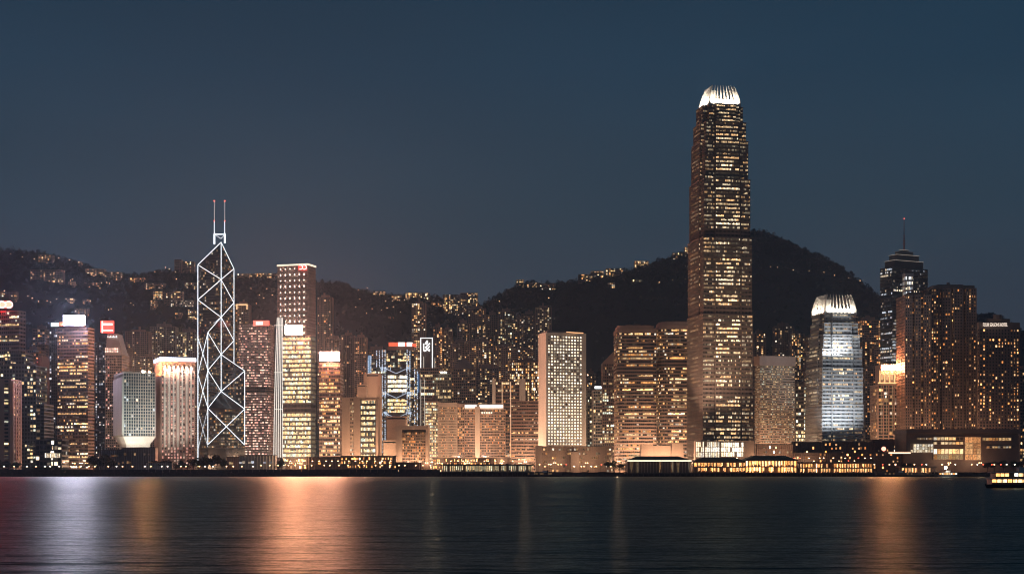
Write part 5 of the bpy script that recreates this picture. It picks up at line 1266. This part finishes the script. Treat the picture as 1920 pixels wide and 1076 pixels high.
for i, px in enumerate(range(836, 1170, 9)):
    yy = 1506 + rng.uniform(0, 40); street_lamp(PX(px + rng.uniform(-4, 4), yy), yy, LAND, nth('lamp along the shore below the gridded hotel and porthole tower', i), 'lamps along the centre shore', rng.choice(['warm', 'warm', 'warm', 'white', 'red']), h=rng.choice([6.0, 8.0]))
for i, px in enumerate(range(1304, 1640, 11)):
    yy = 1535 + rng.uniform(0, 40); street_lamp(PX(px + rng.uniform(-5, 5), yy), yy, LAND, nth('lamp showing above the pier roofs below the mall', i), 'lamps behind the piers', rng.choice(['warm', 'warm', 'red']), h=rng.choice([12.0, 15.0]))
for i, px in enumerate(range(840, 960, 13)):
    yy = 1575 + rng.uniform(0, 8); street_lamp(PX(px + rng.uniform(-5, 5), yy), yy, LAND, nth('tall lamp before the dazzling shop row', i), 'lamps before the shop rows', 'warm', h=12.0)
for i, px in enumerate(range(545, 735, 13)):
    yy = 1568 + rng.uniform(0, 8); street_lamp(PX(px + rng.uniform(-5, 5), yy), yy, LAND, nth('tall lamp before the orange lit middle shops', i), 'lamps before the middle shops', rng.choice(['warm', 'warm', 'white']), h=12.0)
# road lamps that light the fronts, many of them added out of sight
LP = 0.95
for i, (px, Y, pw_) in enumerate(sorted([(122, 1640, 30), (138, 1640, 30), (152, 1640, 40), (163, 1640, 30), (545, 1585, 30), (560, 1585, 40), (610, 1615, 60), (652, 1618, 120), (676, 1618, 130), (704, 1620, 120), (728, 1615, 70), (762, 1592, 70), (784, 1592, 60), (800, 1570, 10), (822, 1575, 30), (850, 1622, 120), (878, 1580, 24), (915, 1622, 130), (940, 1580, 24),
                   (975, 1600, 7), (1040, 1580, 16), (1100, 1580, 16), (1150, 1600, 10), (1200, 1610, 30), (1214, 1540, 130), (1242, 1542, 110), (1268, 1540, 130), (1285, 1600, 30), (1430, 1580, 40), (1470, 1580, 30), (1520, 1580, 20), (1640, 1600, 20), (1680, 1600, 16), (1780, 1560, 14), (1838, 1560, 16)])):  # lamps before the tent blocks are added to brighten them
    street_lamp(PX(px, Y), Y, LAND, nth('orange road lamp among the fronts near the shore', i), 'road lamps lighting the fronts', 'warm', pw_ * 220 * LP, h=10.0, arms=2)
for i, (px, Y, pw_) in enumerate(sorted([(20, 1720, 30), (95, 1720, 20), (300, 1760, 40), (470, 1800, 60), (500, 1800, 60), (560, 1760, 60), (620, 1740, 60), (690, 1720, 50), (745, 1780, 60), (810, 1800, 25), (870, 1760, 50), (940, 1740, 50), (985, 1712, 12), (1110, 1730, 35), (1160, 1690, 16), (1230, 1690, 60), (1410, 1660, 40), (1454, 1650, 30), (1510, 1740, 50), (1640, 1700, 50), (1700, 1690, 40), (1830, 1660, 30)])):
    street_lamp(PX(px, Y), Y, LAND, nth('added orange street lamp hidden between the towers', i), 'added hidden lamps between the towers', 'warm', pw_ * 1800 * LP, h=12.0, arms=2)  # strong lamps added behind the buildings to light the facades
for i, (px, Y, pw_) in enumerate(sorted([(260, 2330, 60), (350, 2320, 60), (460, 2250, 80), (630, 2260, 90), (700, 2300, 90), (790, 2300, 90), (860, 2280, 90), (930, 2280, 90), (990, 2260, 90), (1440, 2300, 60), (1510, 2300, 60), (1630, 2200, 70), (90, 2180, 50), (1690, 2050, 40)])):
    street_lamp(PX(px, Y), Y, max(LAND, hill(PX(px, Y), Y)), nth('added orange street lamp lighting the slope towers', i), 'added lamps below the slopes', 'warm', pw_ * 330 * LP, h=12.0, arms=2)  # lamps added to warm the fronts of the slope towers

# ------------------------------------------------------------------ haze
def haze():
    m = bpy.data.materials.new('haze_air'); m.use_nodes = True; n = m.node_tree; n.nodes.clear()
    o = n.nodes.new('ShaderNodeOutputMaterial'); v = n.nodes.new('ShaderNodeVolumePrincipled')
    v.inputs['Color'].default_value = (.48, .74, 1.0, 1); v.inputs['Density'].default_value = 1.15e-4; v.inputs['Anisotropy'].default_value = 0.2
    n.links.new(v.outputs[0], o.inputs['Volume'])
    b = MB(); b.box(-3400, 3400, -400, 5200, -6, 600); h = b.build('haze', m, kind='stuff'); h['label'] = 'thin evening haze over harbour and city'
    h.display_type = 'WIRE'
HAZE = True
if HAZE: haze()
